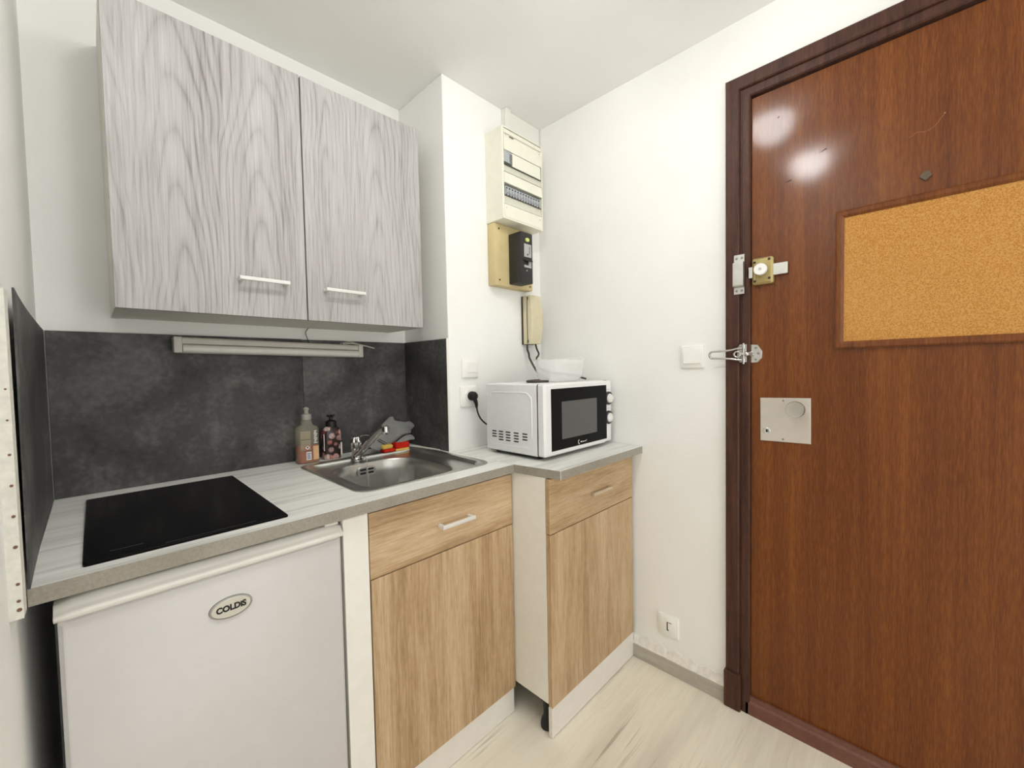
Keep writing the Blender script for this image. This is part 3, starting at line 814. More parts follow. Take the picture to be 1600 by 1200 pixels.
bm = BM(); plate(bm, [(bx0-0.0075, H+0.0503), (bx0+0.0015, H+0.0585), (bx0-0.0075, H+0.0667), (bx0-0.0165, H+0.0585)], 'y', yl-0.0008, yl-0.0012); obj('hazard_field', bm, M['label_white'], hz)
bm = BM(); plate(bm, rrect(bx0-0.0098, H+0.0555, bx0-0.0052, H+0.063, 0.002, 3), 'y', yl-0.0012, yl-0.0015); obj('hazard_symbol', bm, M['ink'], hz)
bm = BM(); bx(bm, (bx0-0.0125, yl-0.0008, H+0.013), (bx0+0.005, yl, H+0.043)); wl = obj('label_panel', bm, M['label_white'], t_)
bm = BM()
for k, (a, b) in enumerate(((-0.010, 0.002), (-0.010, 0.0025), (-0.010, 0.001), (-0.010, 0.0025))): bx(bm, (bx0+a, yl-0.0012, H+0.017+0.006*k), (bx0+b, yl-0.0008, H+0.0205+0.006*k))
each('printed_line', bm, M['label_blue'], wl)
bm = BM()
for k in range(9):
    z = H+0.072+0.0055*k
    bx(bm, (bx0+0.015+0.001*(k % 3), yl-0.0006, z), (bx0+0.028-0.002*((k*2) % 3), yl, z+0.0026))
obj('side_lettering', bm, M['label_white'], t_)

# ================================================================== HAND SOAP
hx, hy = 0.7215, -0.066
t_ = thing('hand_soap_dispenser', 'dark flower-print hand soap bottle with black pump', 'bottle', (hx, hy, H))
bm = BM(); loft(bm, [orect(0.031, 0.020, H+0.001, 0.014, hx, hy), orect(0.0345, 0.023, H+0.006, 0.018, hx, hy), orect(0.0345, 0.023, H+0.102, 0.018, hx, hy), orect(0.030, 0.021, H+0.114, 0.018, hx, hy), orect(0.020, 0.018, H+0.123, 0.016, hx, hy), orect(0.015, 0.015, H+0.127, 0.0145, hx, hy)])
obj('bottle', bm, M['flower'], t_, 50)
bm = BM(); lathe(bm, [(0.020, 0.117), (0.0205, 0.124), (0.019, 0.143), (0.013, 0.147), (0.0065, 0.149), (0.006, 0.162)], (hx+0.001, hy, H), seg=24)
loft(bm, [[(hx-0.011, y, z) for y, z in rrect(hy-0.006, H+0.160, hy+0.006, H+0.169, 0.003, 3)], [(hx+0.014, y, z) for y, z in rrect(hy-0.006, H+0.160, hy+0.006, H+0.169, 0.003, 3)]])
tube(bm, smooth_path([(hx, hy-0.004, H+0.165), (hx-0.004, hy-0.022, H+0.165), (hx-0.006, hy-0.034, H+0.160)], 4), 0.0035, 8)
obj('pump', bm, M['black'], t_, 40)
bm = BM(); bx(bm, (hx-0.0335, hy-0.0165, H+0.035), (hx-0.0315, hy-0.012, H+0.098)); bx(bm, (hx+0.027, hy-0.0205, H+0.012), (hx+0.0325, hy-0.0170, H+0.06)); each('label_edge', bm, M['label_white'], t_)

# ================================================================== CLOTH + SPONGES
CL = [(0.975, -0.056, 1.034), (0.991, -0.056, 1.033), (0.996, -0.065, 1.018), (1.044, -0.066, 1.007), (1.064, -0.065, 1.008), (1.078, -0.07, 0.998), (1.083, -0.076, 0.985), (1.059, -0.085, 0.971), (1.052, -0.093, 0.958), (1.009, -0.098, 0.952), (0.967, -0.111, 0.936), (0.916, -0.124, 0.921), (0.885, -0.131, 0.914), (0.858, -0.128, 0.923), (0.846, -0.119, 0.942), (0.886, -0.095, 0.975), (0.912, -0.084, 0.991), (0.928, -0.074, 1.007), (0.958, -0.062, 1.025)]
def closed_smooth(P, n=3):
    P = [Vector(p) for p in P]; N = len(P); out = []
    for i in range(N):
        p0, p1, p2, p3 = P[i-1], P[i], P[(i+1) % N], P[(i+2) % N]
        for k in range(n):
            s = k/n
            out.append(0.5*((2*p1)+(p2-p0)*s+(2*p0-5*p1+4*p2-p3)*s*s+(3*p1-p0-3*p2+p3)*s**3))
    return out
def cushion(outline, centre, front, back, nd, rings=7, folds=0.0):
    """soft sheet with the given outline; domes by front/back along nd"""
    bm = BM(); nd = Vector(nd).normalized(); c = Vector(centre); N = len(outline)
    def layer(amt, sgn):
        rs = []
        for k in range(1, rings+1):
            s = k/rings
            hgt = amt*math.sqrt(max(0, 1-s**3))
            rs.append([bm.verts.new(c+(p-c)*s+nd*sgn*(hgt+folds*math.sin(31*(c+(p-c)*s).x+47*(c+(p-c)*s).z)*(1-s*s))) for p in outline])
        m = bm.verts.new(c+nd*sgn*amt)
        for i in range(N): bm.faces.new((m, rs[0][i], rs[0][(i+1) % N]))
        for a, b in zip(rs, rs[1:]):
            for i in range(N): bm.faces.new((a[i], a[(i+1) % N], b[(i+1) % N], b[i]))
        return rs[-1]
    a = layer(front, 1); b = layer(back, -1)
    bmesh.ops.remove_doubles(bm, verts=bm.verts[:], dist=0.00005)
    return bm
out = closed_smooth(CL)
t_ = thing('dishcloth', 'folded dark grey cloth draped over sponges in sink corner', 'cloth', (0.96, -0.095, H))
cen = Vector((0.955, -0.092, 0.968))
obj('folded_cloth', cushion(out, cen, 0.012, 0.010, (-0.15, -0.9, 0.42), 8, 0.0025), M['cloth'], t_, 60)
fl = closed_smooth([(0.96, -0.128, 0.934), (1.0, -0.121, 0.953), (1.03, -0.116, 0.9575), (1.049, -0.117, 0.950), (1.049, -0.128, 0.936), (1.02, -0.133, 0.936), (0.985, -0.134, 0.929), (0.955, -0.135, 0.922)], 3)
obj('folded_cloth', cushion(fl, (1.005, -0.126, 0.942), 0.006, 0.006, (0, -0.9, 0.4), 4), M['cloth'], t_, 60)
bm = BM()
for dx in (0.0, 0.0085):
    tube(bm, [(0.878+dx, -0.1285, 0.955+dx*0.4), (0.892+dx, -0.1325, 0.945+dx*0.4), (0.908+dx, -0.136, 0.933+dx*0.4)], 0.0011, 6)
each('hem_stripe', bm, M['rubber'], t_)

def sponge(x0, x1, y0, y1, z0, zm, z1, rot, label):
    c = Vector(((x0+x1)/2, (y0+y1)/2, z0))
    t = thing('sponge', label, 'sponge', c, 'red and yellow scouring sponges')
    for nm, a, b, m in (('foam', z0, zm, M['yellow']), ('scouring_pad', zm, z1, M['red'])):
        bm = BM(); bx(bm, (x0, y0, a), (x1, y1, b), 0.003, 2)
        bmesh.ops.rotate(bm, verts=bm.verts[:], cent=c, matrix=Matrix.Rotation(rot, 3, 'Z'))
        obj(nm, bm, m, t, 40)
sponge(0.948, 1.013, -0.146, -0.106, H+0.0005, H+0.010, H+0.034, 0.05, 'red and yellow sponge under the right end of the grey cloth')
t_ = thing('sponge', 'worn yellow sponge with red pad under the middle of the grey cloth', 'sponge', (0.92, -0.13, H), 'red and yellow scouring sponges')
bm = BM(); bx(bm, (0.890, -0.150, H+0.016), (0.936, -0.118, H+0.033), 0.006, 3); obj('foam', bm, M['yellow'], t_, 40)
bm = BM(); bx(bm, (0.895, -0.154, H+0.0045), (0.944, -0.112, H+0.016), 0.004, 2); obj('scouring_pad', bm, M['red'], t_, 40)
# the slim pale sealant bead beside the pier panel
bm = BM(); tube(bm, smooth_path([(1.028, -0.126, H+0.010), (1.045, -0.16, H+0.0075), (1.062, -0.215, H+0.006), (1.075, -0.275, H+0.004)], 5), 0.0032, 8, rb=0.002)
tag(obj('sealant_bead', bm, M['fixture'], None, 60), 'thin pale sealant bead along the worktop beside the pier panel', 'sealant')

# ================================================================== MICROWAVE
mx0, mx1, my0, my1, mz0, mz1 = 1.187, 1.640, -0.708, -0.438, 0.9135, 1.1735
t_ = thing('microwave', 'white microwave with black glass door on the right worktop', 'microwave', ((mx0+mx1)/2, -0.59, H))
bm = BM(); bx(bm, (mx0, my0, mz0), (mx1, my1, mz1), 0.006, 3); body = obj('body', bm, M['mw_white'], t_, 40)
# embossed line and vents on the left side
bm = BM()
arc = [(-0.466, 1.128), (-0.474, 1.137), (-0.486, 1.1405), (-0.56, 1.1415), (-0.645, 1.142), (-0.665, 1.137), (-0.678, 1.125), (-0.6825, 1.105), (-0.6825, 0.98)]
tube(bm, smooth_path([(mx0+0.0004, y, z) for y, z in arc], 6), 0.0026, 8)
tube(bm, smooth_path([(mx0+0.0004, y, z) for y, z in ((-0.46, 0.955), (-0.468, 0.944), (-0.485, 0.94), (-0.58, 0.939), (-0.67, 0.939))], 5), 0.0011, 6)
obj('pressed_ridge', bm, M['mw_ridge'], body, 60)
bm = BM()
for i, (n, y) in enumerate(((3, -0.4855), (4, -0.5225), (4, -0.561), (4, -0.604), (3, -0.648))):
    for k in range(n):
        z = 0.9885-0.0105*k+0.0005*i
        plate(bm, rrect(y-0.0125, z-0.0024, y+0.0125, z+0.0024, 0.0022, 3), 'x', mx0+0.001, mx0-0.0006)
each('vent_slot', bm, M['charcoal'], body)
# front bezel
bm = BM()
loft(bm, [[(x, my0, z) for x, z in rrect(mx0+0.001, mz0, mx1, mz1, 0.008, 5)], [(x, -0.714, z) for x, z in rrect(mx0+0.001, mz0, mx1, mz1, 0.008, 5)]]); obj('rear_frame', bm, M['charcoal'], t_, 40)
bm = BM(); dx1 = 1.588
loft(bm, [[(x, -0.714, z) for x, z in rrect(mx0-0.001, mz0+0.001, dx1, mz1+0.001, 0.010, 6)], [(x, -0.738, z) for x, z in rrect(mx0-0.001, mz0+0.001, dx1, mz1+0.001, 0.010, 6)],
          [(x, -0.745, z) for x, z in rrect(mx0+0.006, mz0+0.007, dx1-0.002, mz1-0.005, 0.010, 6)]])
dr = obj('door', bm, M['mw_front'], t_, 40)
bm = BM(); plate(bm, rrect(1.221, 0.932, 1.5855, 1.1555, 0.002, 2), 'y', -0.7445, -0.7462, 0.0008); gl = obj('glass_panel', bm, M['glass_black'], dr)
bm = BM(); plate(bm, rrect(1.281, 0.969, 1.512, 1.107, 0.004, 3), 'y', -0.746, -0.7464); o = obj('window', bm, M['mw_window'], gl); o['label'] = 'grey see-through window mesh'
bm = BM()
pts = [(1.3855+0.0045*math.cos(a), -0.7466, 0.9455+0.0072*math.sin(a)) for a in [PI*0.35+PI*1.35*k/14 for k in range(15)]]
tube(bm, pts, 0.0013, 6)
x = 1.396
for k, (w, h, dz) in enumerate(((0.0085, 0.0062, 0.0), (0.005, 0.0045, 0), (0.004, 0.005, -0.0005), (0.005, 0.0042, 0), (0.0042, 0.0045, -0.0004), (0.0045, 0.0045, 0), (0.003, 0.0065, 0.001))):
    bx(bm, (x, -0.7466, 0.9425+dz), (x+w, -0.746, 0.9425+h*0.62+dz)); x += w+0.0011
obj('logo', bm, M['label_white'], gl)
bm = BM(); bx(bm, (1.5895, -0.735, mz0+0.003), (mx1, -0.714, mz1-0.001), 0.004, 2); cp = obj('control_panel', bm, M['mw_front'], t_, 40)
for i, z in enumerate((1.0985, 1.0175)):
    bm = BM(); lathe(bm, [(0.0275, 0), (0.0285, 0.004), (0.0275, 0.009), (0.021, 0.010)], (1.6115, -0.735, z), (0, -1, 0), 36); kr = obj('knob', bm, M['dark_ring'], t_, 40)
    bm = BM(); lathe(bm, [(0.0195, 0.008), (0.0195, 0.013), (0.018, 0.0155), (0.015, 0.016)], (1.6115, -0.735, z), (0, -1, 0), 36)
    if i == 0: bx(bm, (1.594, -0.7535, z-0.0045), (1.631, -0.7495, z+0.004), 0.0015, 1)
    else: bx(bm, (1.6065, -0.7535, z-0.017), (1.6165, -0.7495, z+0.017), 0.0015, 1)
    obj('knob_cap', bm, M['chrome'] if False else M['handle'], kr, 40)
bm = BM(); bx(bm, (1.602, -0.7356, 1.1345), (1.63, -0.735, 1.1365)); bx(bm, (1.606, -0.7356, 1.0545), (1.624, -0.735, 1.0562)); each('dial_print', bm, M['grey_label'], t_)
for x in (mx0+0.045, mx1-0.05):
    for y in (-0.68, -0.465):
        bm = BM(); cyl(bm, (x, y, H), (x, y, mz0+0.002), 0.013, 0.016, 18); obj('foot', bm, M['black'], t_, 40)
bm = BM(); bx(bm, (mx0+0.012, -0.70, mz0-0.004), (mx1-0.012, -0.45, mz0+0.002)); obj('base_plate', bm, M['charcoal'], t_)
# plug and cord
bm = BM()
lathe(bm, [(0.0175, 0.0), (0.0195, 0.006), (0.019, 0.022), (0.014, 0.030), (0.006, 0.033)], (1.190, -0.341, 1.121), (0.06, -1, -0.05), 24)
tube(bm, smooth_path([(1.192, -0.362, 1.113), (1.1975, -0.367, 1.09), (1.2, -0.366, 1.072)], 5), lambda s: 0.0105-0.006*s, 12)
obj('plug', bm, M['rubber'], t_, 50)
bm = BM(); tube(bm, smooth_path([(1.199, -0.366, 1.083), (1.203, -0.37, 1.05), (1.213, -0.38, 1.022), (1.232, -0.40, 0.998), (1.262, -0.427, 0.982), (1.29, -0.44, 0.975)], 7), 0.0034, 10); obj('power_cord', bm, M['rubber'], t_, 60)

# ================================================================== CLEAR TUB ON THE MICROWAVE
bm = BM()
zt = mz1
def dr_(x0, x1, y0, y1, r, z): return [(x, y, z) for x, y in rrect(x0, y0, x1, y1, r, 8)]
tilt = lambda x: 0.0
loft(bm, [dr_(1.352, 1.508, -0.664, -0.588, 0.03, zt+0.0006), dr_(1.338, 1.522, -0.677, -0.574, 0.045, zt+0.005), dr_(1.325, 1.536, -0.689, -0.561, 0.055, zt+0.024), dr_(1.318, 1.543, -0.697, -0.553, 0.06, zt+0.086), dr_(1.313, 1.548, -0.702, -0.548, 0.063, zt+0.092),
          dr_(1.3165, 1.5445, -0.6985, -0.5515, 0.06, zt+0.0905), dr_(1.3275, 1.5335, -0.6865, -0.5635, 0.053, zt+0.024), dr_(1.341, 1.519, -0.674, -0.577, 0.042, zt+0.0075), dr_(1.354, 1.506, -0.662, -0.590, 0.03, zt+0.003)])
tag(obj('plastic_tub', bm, M['dish'], None, 50), 'shallow clear plastic tub standing on top of the microwave', 'tub')

# ================================================================== SOCKETS AND SWITCHES (pier: faces -y, right wall: faces -x)
def sq_y(bm, x0, x1, z0, z1, y, out, r=0.006, bev=0.003): plate(bm, rrect(x0, z0, x1, z1, r, 4), 'y', y, y-out, bev)
def sq_x(bm, y0, y1, z0, z1, x, out, r=0.006, bev=0.003): plate(bm, rrect(y0, z0, y1, z1, r, 4), 'x', x, x-out, bev)
t_ = thing('light_switch', 'white light switch on the pier above the wall socket', 'switch', (1.2, -CP, 1.196))
bm = BM(); sq_y(bm, 1.157, 1.243, 1.196, 1.278, -CP, 0.010); obj('cover_plate', bm, M['white_plastic'], t_, 40)
bm = BM(); plate(bm, [(1.183, 1.218), (1.230, 1.218), (1.230, 1.262), (1.183, 1.262)], 'y', -CP-0.009, -CP-0.0135, 0.0012); obj('rocker', bm, M['white_plastic'], t_)
t_ = thing('wall_socket', 'white wall socket with black plug beside the microwave', 'socket', (1.188, -CP, 1.074))
bm = BM(); sq_y(bm, 1.144, 1.232, 1.075, 1.161, -CP, 0.012); obj('cover_plate', bm, M['white_plastic'], t_, 40)
bm = BM(); lathe(bm, [(0.026, 0.0), (0.026, 0.005), (0.0225, 0.0055)], (1.189, -CP-0.0115, 1.121), (0, -1, 0), 28); obj('socket_ring', bm, M['white_plastic'], t_, 40)
t_ = thing('light_switch', 'white wide rocker light switch left of the entrance door', 'switch', (W2, -1.067, 1.22))
bm = BM(); sq_x(bm, -1.109, -1.026, 1.220, 1.304, W2, 0.011); obj('cover_plate', bm, M['white_plastic'], t_, 40)
bm = BM()
loft(bm, [[(W2-0.010, -1.100, 1.236), (W2-0.010, -1.036, 1.236), (W2-0.010, -1.036, 1.292), (W2-0.010, -1.100, 1.292)], [(W2-0.0175, -1.0985, 1.2375), (W2-0.0175, -1.0375, 1.2375), (W2-0.0115, -1.0375, 1.291), (W2-0.0115, -1.0985, 1.291)]])
obj('rocker', bm, M['white_plastic'], t_)
t_ = thing('phone_socket', 'white telephone socket low on the wall above the skirting', 'socket', (W2, -0.968, 0.145))
bm = BM(); sq_x(bm, -1.010, -0.927, 0.146, 0.232, W2, 0.008, 0.003, 0.002); obj('cover_plate', bm, M['white_plastic'], t_, 40)
bm = BM(); sq_x(bm, -1.0, -0.937, 0.157, 0.222, W2-0.0075, 0.002, 0.002, 0.001); obj('insert', bm, M['white_plastic'], t_, 40)
bm = BM(); bx(bm, (W2-0.0103, -0.9685, 0.172), (W2-0.0094, -0.9645, 0.206)); bx(bm, (W2-0.0103, -0.9725, 0.171), (W2-0.0094, -0.9645, 0.175)); bx(bm, (W2-0.0103, -0.984, 0.2035), (W2-0.0094, -0.971, 0.2055)); each('jack_slot', bm, M['ink'], t_)

# ================================================================== DISTRIBUTION BOARD
ax0, ax1, az0, az1, ay = 1.316, 1.573, 1.861, 2.244, -0.43
t_ = thing('distribution_board', 'cream electrical distribution board on the pier under the ceiling', 'fuse box', ((ax0+ax1)/2, -CP, az0))
bm = BM()
o_, i_ = rrect(ax0, az0, ax1, az1, 0.004, 3), rrect(ax0+0.008, az0+0.008, ax1-0.006, az1-0.006, 0.003, 3)
loft(bm, [[(x, -CP, z) for x, z in o_], [(x, ay+0.003, z) for x, z in o_], [(x, ay, z) for x, z in rrect(ax0+0.002, az0+0.002, ax1-0.002, az1-0.002, 0.004, 3)], [(x, ay, z) for x, z in i_], [(x, ay+0.024, z) for x, z in i_]])
obj('housing', bm, M['cream'], t_, 30)
cx0, cx1 = ax0+0.0095, ax1-0.0075
bm = BM()
def cover(z0, z1, y0=0.0, y1=0.0, thick=0.006):
    loft(bm, [[(cx0, ay+y0+thick, z0), (cx1, ay+y0+thick, z0), (cx1, ay+y1+thick, z1), (cx0, ay+y1+thick, z1)], [(cx0, ay+y0, z0), (cx1, ay+y0, z0), (cx1, ay+y1, z1), (cx0, ay+y1, z1)]])
loft(bm, [[(cx0, ay+0.006, 2.146), (cx1, ay+0.006, 2.146), (cx1, ay+0.006, 2.236), (cx0, ay+0.006, 2.236)], [(cx0, ay-0.001, 2.1465), (cx1, ay-0.001, 2.1465), (cx1, ay-0.001, 2.215), (cx0, ay-0.001, 2.215)], [(cx0+0.001, ay+0.002, 2.1475), (cx1-0.001, ay+0.002, 2.1475), (cx1-0.001, ay+0.003, 2.235), (cx0+0.001, ay+0.003, 2.235)]])
cover(2.011, 2.055, -0.001, 0.001); cover(1.870, 1.9225)
each('front_cover', bm, M['cream'], t_)
bm = BM(); loft(bm, [[(1.377, ay+0.008, 2.090), (1.559, ay+0.008, 2.090), (1.559, ay+0.008, 2.1445), (1.377, ay+0.008, 2.1445)], [(1.377, ay+0.001, 2.0905), (1.559, ay+0.001, 2.0905), (1.559, ay+0.001, 2.144), (1.377, ay+0.001, 2.144)]])
obj('blanking_plate', bm, M['cream'], t_)
bm = BM(); bx(bm, (1.327, ay+0.001, 2.097), (1.376, ay+0.02, 2.1445), 0.001, 1); md = obj('module', bm, M['breaker_grey'], t_); md['label'] = 'grey module with striped side'
bm = BM()
for k in range(7): bx(bm, (1.360, ay+0.0002, 2.100+0.0055*k), (1.3755, ay+0.001, 2.1023+0.0055*k))
bx(bm, (1.3265, ay+0.0005, 2.0945), (1.375, ay+0.001, 2.0968))
each('stripe', bm, M['charcoal'], md)
for z0, z1 in ((2.0575, 2.0885), (1.9245, 1.9605)):
    bm = BM(); loft(bm, [[(cx0, ay+0.004, z0), (cx1, ay+0.004, z0), (cx1, ay+0.012, z1), (cx0, ay+0.012, z1)], [(cx0, ay+0.001, z0), (cx1, ay+0.001, z0), (cx1, ay+0.009, z1), (cx0, ay+0.009, z1)]])
    obj('label_strip', bm, M['cream_dark'], t_)
bm = BM()
for z in (2.0563, 2.0893, 2.1453, 1.9235, 1.9615): bx(bm, (cx0, ay+0.003, z-0.0009), (cx1, ay+0.006, z+0.0009))
each('seam_line', bm, M['brown_dark'], t_)
bm = BM(); bx(bm, (cx0, ay+0.018, 1.962), (cx1, ay+0.023, 2.0105)); obj('back_recess', bm, M['charcoal'], t_)
N = 13
for k in range(N):
    a = 1.338+(1.562-1.338)*k/N; b = 1.338+(1.562-1.338)*(k+1)/N-0.001
    bm = BM(); bx(bm, (a, ay+0.008, 1.964), (b, ay+0.02, 2.003), 0.0006, 1)
    bx(bm, (a+0.004, ay+0.003, 1.975), (b-0.004, ay+0.009, 1.986), 0.0006, 1)
    br = obj('breaker', bm, M['breaker_grey'], t_)
    bm = BM(); bx(bm, (a+0.005, ay+0.007, 1.992), (b-0.005, ay+0.0082, 1.998)); bx(bm, (a+0.004, ay+0.007, 1.9655), (b-0.007, ay+0.0082, 1.9705)); each('window_mark', bm, M['charcoal'], br)
bm = BM(); bx(bm, (1.358, ay-0.0016, 2.2055), (1.384, ay-0.001, 2.2095)); obj('maker_mark', bm, M['brown_dark'], t_)
bm = BM()
for x, z in ((1.339, 2.210), (1.553, 2.203), (1.336, 1.908), (1.552, 1.907)): cyl(bm, (x, ay+0.001, z), (x, ay-0.0016, z), 0.0028, seg=10)
each('screw', bm, M['cream_dark'], t_)

# cable trunking above it
bm = BM(); bx(bm, (1.42, -CP-0.013, 2.245), (W2-0.004, -CP, ZC), 0.002, 1); bx(bm, (1.422, -CP-0.030, 2.245), (1.452, -CP-0.014, ZC-0.002), 0.003, 2)
tag(obj('cable_trunking', bm, M['wall_smooth'], None), 'white cable trunking between distribution board and ceiling', 'trunking')

# ================================================================== MAIN SWITCH ON ITS BASE
t_ = thing('meter_board', 'beige mounting board with screws below the distribution board', 'mounting board', (1.44, -CP, 1.594))
bm = BM(); bx(bm, (1.319, -0.370, 1.594), (1.560, -CP, 1.860), 0.004, 2); obj('board', bm, M['beige'], t_, 40)
bm = BM()
for x, z in ((1.345, 1.838), (1.345, 1.618), (1.542, 1.612)): cyl(bm, (x, -0.3695, z), (x, -0.3708, z), 0.0045, seg=10)
each('screw', bm, M['dark_mark'], t_)
t_ = thing('circuit_breaker', 'black main circuit breaker with levers on the beige board', 'circuit breaker', (1.44, -0.37, 1.605))
bm = BM(); bx(bm, (1.4035, -0.4435, 1.6055), (1.480, -0.3695, 1.8235), 0.003, 2); obj('case', bm, M['charcoal'], t_, 40)
ky = -0.4435
bm = BM(); lathe(bm, [(0.012, 0), (0.012, 0.0015), (0.0105, 0.0045), (0.004, 0.0052)], (1.4445, ky, 1.792), (0, -1, 0), 20, 1.0, 0.75); o = obj('test_button', bm, M['lime'], t_, 40); o['label'] = 'pale lime button'
bm = BM(); bx(bm, (1.424, ky-0.0015, 1.7175), (1.4695, ky, 1.774)); o = obj('rating_label', bm, M['grey_label'], t_); o['label'] = 'grey rating label'
bm = BM(); cyl(bm, (1.445, ky-0.001, 1.7285), (1.445, ky-0.0022, 1.7285), 0.004, seg=10); bx(bm, (1.456, ky-0.0022, 1.732), (1.4585, ky-0.0014, 1.765)); each('label_print', bm, M['charcoal'], t_)
bm = BM(); loft(bm, [[(1.410, ky, 1.7035), (1.470, ky, 1.7035), (1.470, ky, 1.7125), (1.410, ky, 1.7125)], [(1.432, ky-0.013, 1.6965), (1.466, ky-0.013, 1.6965), (1.466, ky-0.013, 1.7025), (1.432, ky-0.013, 1.7025)]]); obj('lever', bm, M['black'], t_)
bm = BM(); bx(bm, (1.4235, ky-0.0015, 1.672), (1.469, ky, 1.682)); bx(bm, (1.452, ky-0.0015, 1.682), (1.469, ky, 1.703)); obj('rating_label', bm, M['grey_label'], t_)
bm = BM(); cyl(bm, (1.440, ky+0.0005, 1.659), (1.440, ky-0.001, 1.659), 0.0035, seg=10); obj('screw', bm, M['grey_label'], t_)

# ================================================================== INTERCOM
t_ = thing('intercom', 'beige wall intercom handset on the pier above the microwave', 'intercom', (1.57, -CP, 1.345))
bm = BM(); bx(bm, (1.526, -0.336, 1.344), (1.606, -CP, 1.571), 0.002, 1); o = obj('back_plate', bm, M['brown_dark'], t_); o['label'] = 'dark back plate'
bm = BM()
loft(bm, [[(1.528, y, z) for y, z in [(-0.336, 1.346), (-0.336, 1.570), (-0.352, 1.572), (-0.357, 1.56), (-0.3555, 1.46), (-0.357, 1.36), (-0.352, 1.345)]], [(1.606, y, z) for y, z in [(-0.336, 1.346), (-0.336, 1.570), (-0.352, 1.572), (-0.357, 1.56), (-0.3555, 1.46), (-0.357, 1.36), (-0.352, 1.345)]]])
obj('cradle', bm, M['intercom'], t_)
bm = BM(); rings = []
for i in range(15):
    s = i/14; z = 1.346+0.226*s; bul = math.sin(PI*s)
    y0 = -0.3605-0.0015*bul; y1 = -0.382-0.012*bul
    w = 0.0355+0.0035*bul
    rings.append([(1.568+a, y, z) for a, y in ((-w, y0), (w, y0), (w, y1+0.006), (w-0.006, y1), (-w+0.006, y1), (-w, y1+0.006))])
loft(bm, rings); obj('handset', bm, M['intercom'], t_, 40)
bm = BM(); bx(bm, (1.5315, -0.364, 1.352), (1.601, -0.3555, 1.566)); o = obj('gap_shade', bm, M['brown_dark'], t_)  # dark slab filling the gap, its shade put into the colour
bm = BM()
for k in range(4): cyl(bm, (1.553+0.006*(k % 2), -0.3935, 1.4595+0.006*(k//2)), (1.553+0.006*(k % 2), -0.3948, 1.4595+0.006*(k//2)), 0.0016, seg=8)
each('speaker_hole', bm, M['cream_dark'], t_)
bm = BM()
tube(bm, smooth_path([(1.542, -0.345, 1.346), (1.543, -0.345, 1.32), (1.549, -0.348, 1.30), (1.552, -0.352, 1.275), (1.552, -0.40, 1.21), (1.54, -0.46, 1.184), (1.49, -0.512, 1.1795), (1.40, -0.527, 1.1795), (1.32, -0.552, 1.1795), (1.272, -0.590, 1.1795), (1.276, -0.628, 1.1795), (1.318, -0.655, 1.1795)], 6), 0.0048, 8)
tube(bm, smooth_path([(1.571, -0.372, 1.346), (1.585, -0.368, 1.322), (1.60, -0.366, 1.303), (1.598, -0.364, 1.29), (1.588, -0.362, 1.275), (1.59, -0.38, 1.23), (1.603, -0.44, 1.207), (1.597, -0.52, 1.203), (1.577, -0.592, 1.195), (1.617, -0.624, 1.1795)], 6), 0.0042, 8)
o = obj('cord', bm, M['brown_dark'], t_, 60); o['label'] = 'dark cord hanging below'

# ================================================================== DOOR HARDWARE
t_ = thing('rim_lock', 'brass rim lock with round white knob and sliding steel bolt', 'lock', (W2, -1.298, 1.495))
bm = BM(); plate(bm, rrect(-1.330, 1.495, -1.269, 1.582, 0.007, 5), 'x', W2+0.002, W2-0.020, 0.006); lk = obj('lock_case', bm, M['brass'], t_, 40)
bm = BM(); bx(bm, (W2-0.014, -1.369, 1.5195), (W2-0.004, -1.253, 1.5565), 0.001, 1); obj('bolt', bm, M['nickel'], t_)
bm = BM(); lathe(bm, [(0.012, 0.018), (0.012, 0.024), (0.019, 0.026), (0.0195, 0.034), (0.018, 0.0375), (0.006, 0.038)], (W2, -1.297, 1.541), (-1, 0, 0), 30); obj('knob', bm, M['white_plastic'], t_, 40)
bm = BM(); cyl(bm, (W2-0.0378, -1.297, 1.541), (W2-0.0388, -1.297, 1.541), 0.005, seg=16); obj('keyhole_disc', bm, M['nickel'], t_)
for y, z in ((-1.277, 1.568), (-1.319, 1.573), (-1.278, 1.506), (-1.320, 1.511)):
    bm = BM(); lathe(bm, [(0.0042, 0), (0.0042, 0.001), (0.0025, 0.0018)], (W2-0.0195, y, z), (-1, 0, 0), 12); obj('screw', bm, M['dark_mark'], lk)
t_ = thing('lock_keep', 'satin steel bolt keep screwed to the dark door frame', 'lock keep', (W2-0.02, -1.23, 1.469))
fx = W2-0.0205
bm = BM()
pr = [(1.470, 0), (1.470, 0.0025), (1.4925, 0.0025), (1.4945, 0.016), (1.499, 0.0185), (1.571, 0.0185), (1.5755, 0.016), (1.578, 0.0025), (1.603, 0.0025), (1.603, 0)]
rings = []
for y in (-1.247, -1.245, -1.217, -1.215): rings.append([(fx-d*(0.97 if y in (-1.247, -1.215) else 1), y, z) for z, d in pr])
loft(bm, rings); obj('keep_bracket', bm, M['nickel'], t_)
for y in (-1.2235, -1.2395):
    for z in (1.481, 1.591):
        bm = BM(); lathe(bm, [(0.0044, 0.0), (0.0044, 0.0008), (0.0025, 0.0016)], (fx-0.0023, y, z), (-1, 0, 0), 12); obj('screw', bm, M['badge_rim'], t_)

t_ = thing('door_guard', 'chrome swing-bar door guard between frame and entrance door', 'door guard', (W2-0.02, -1.25, 1.235))
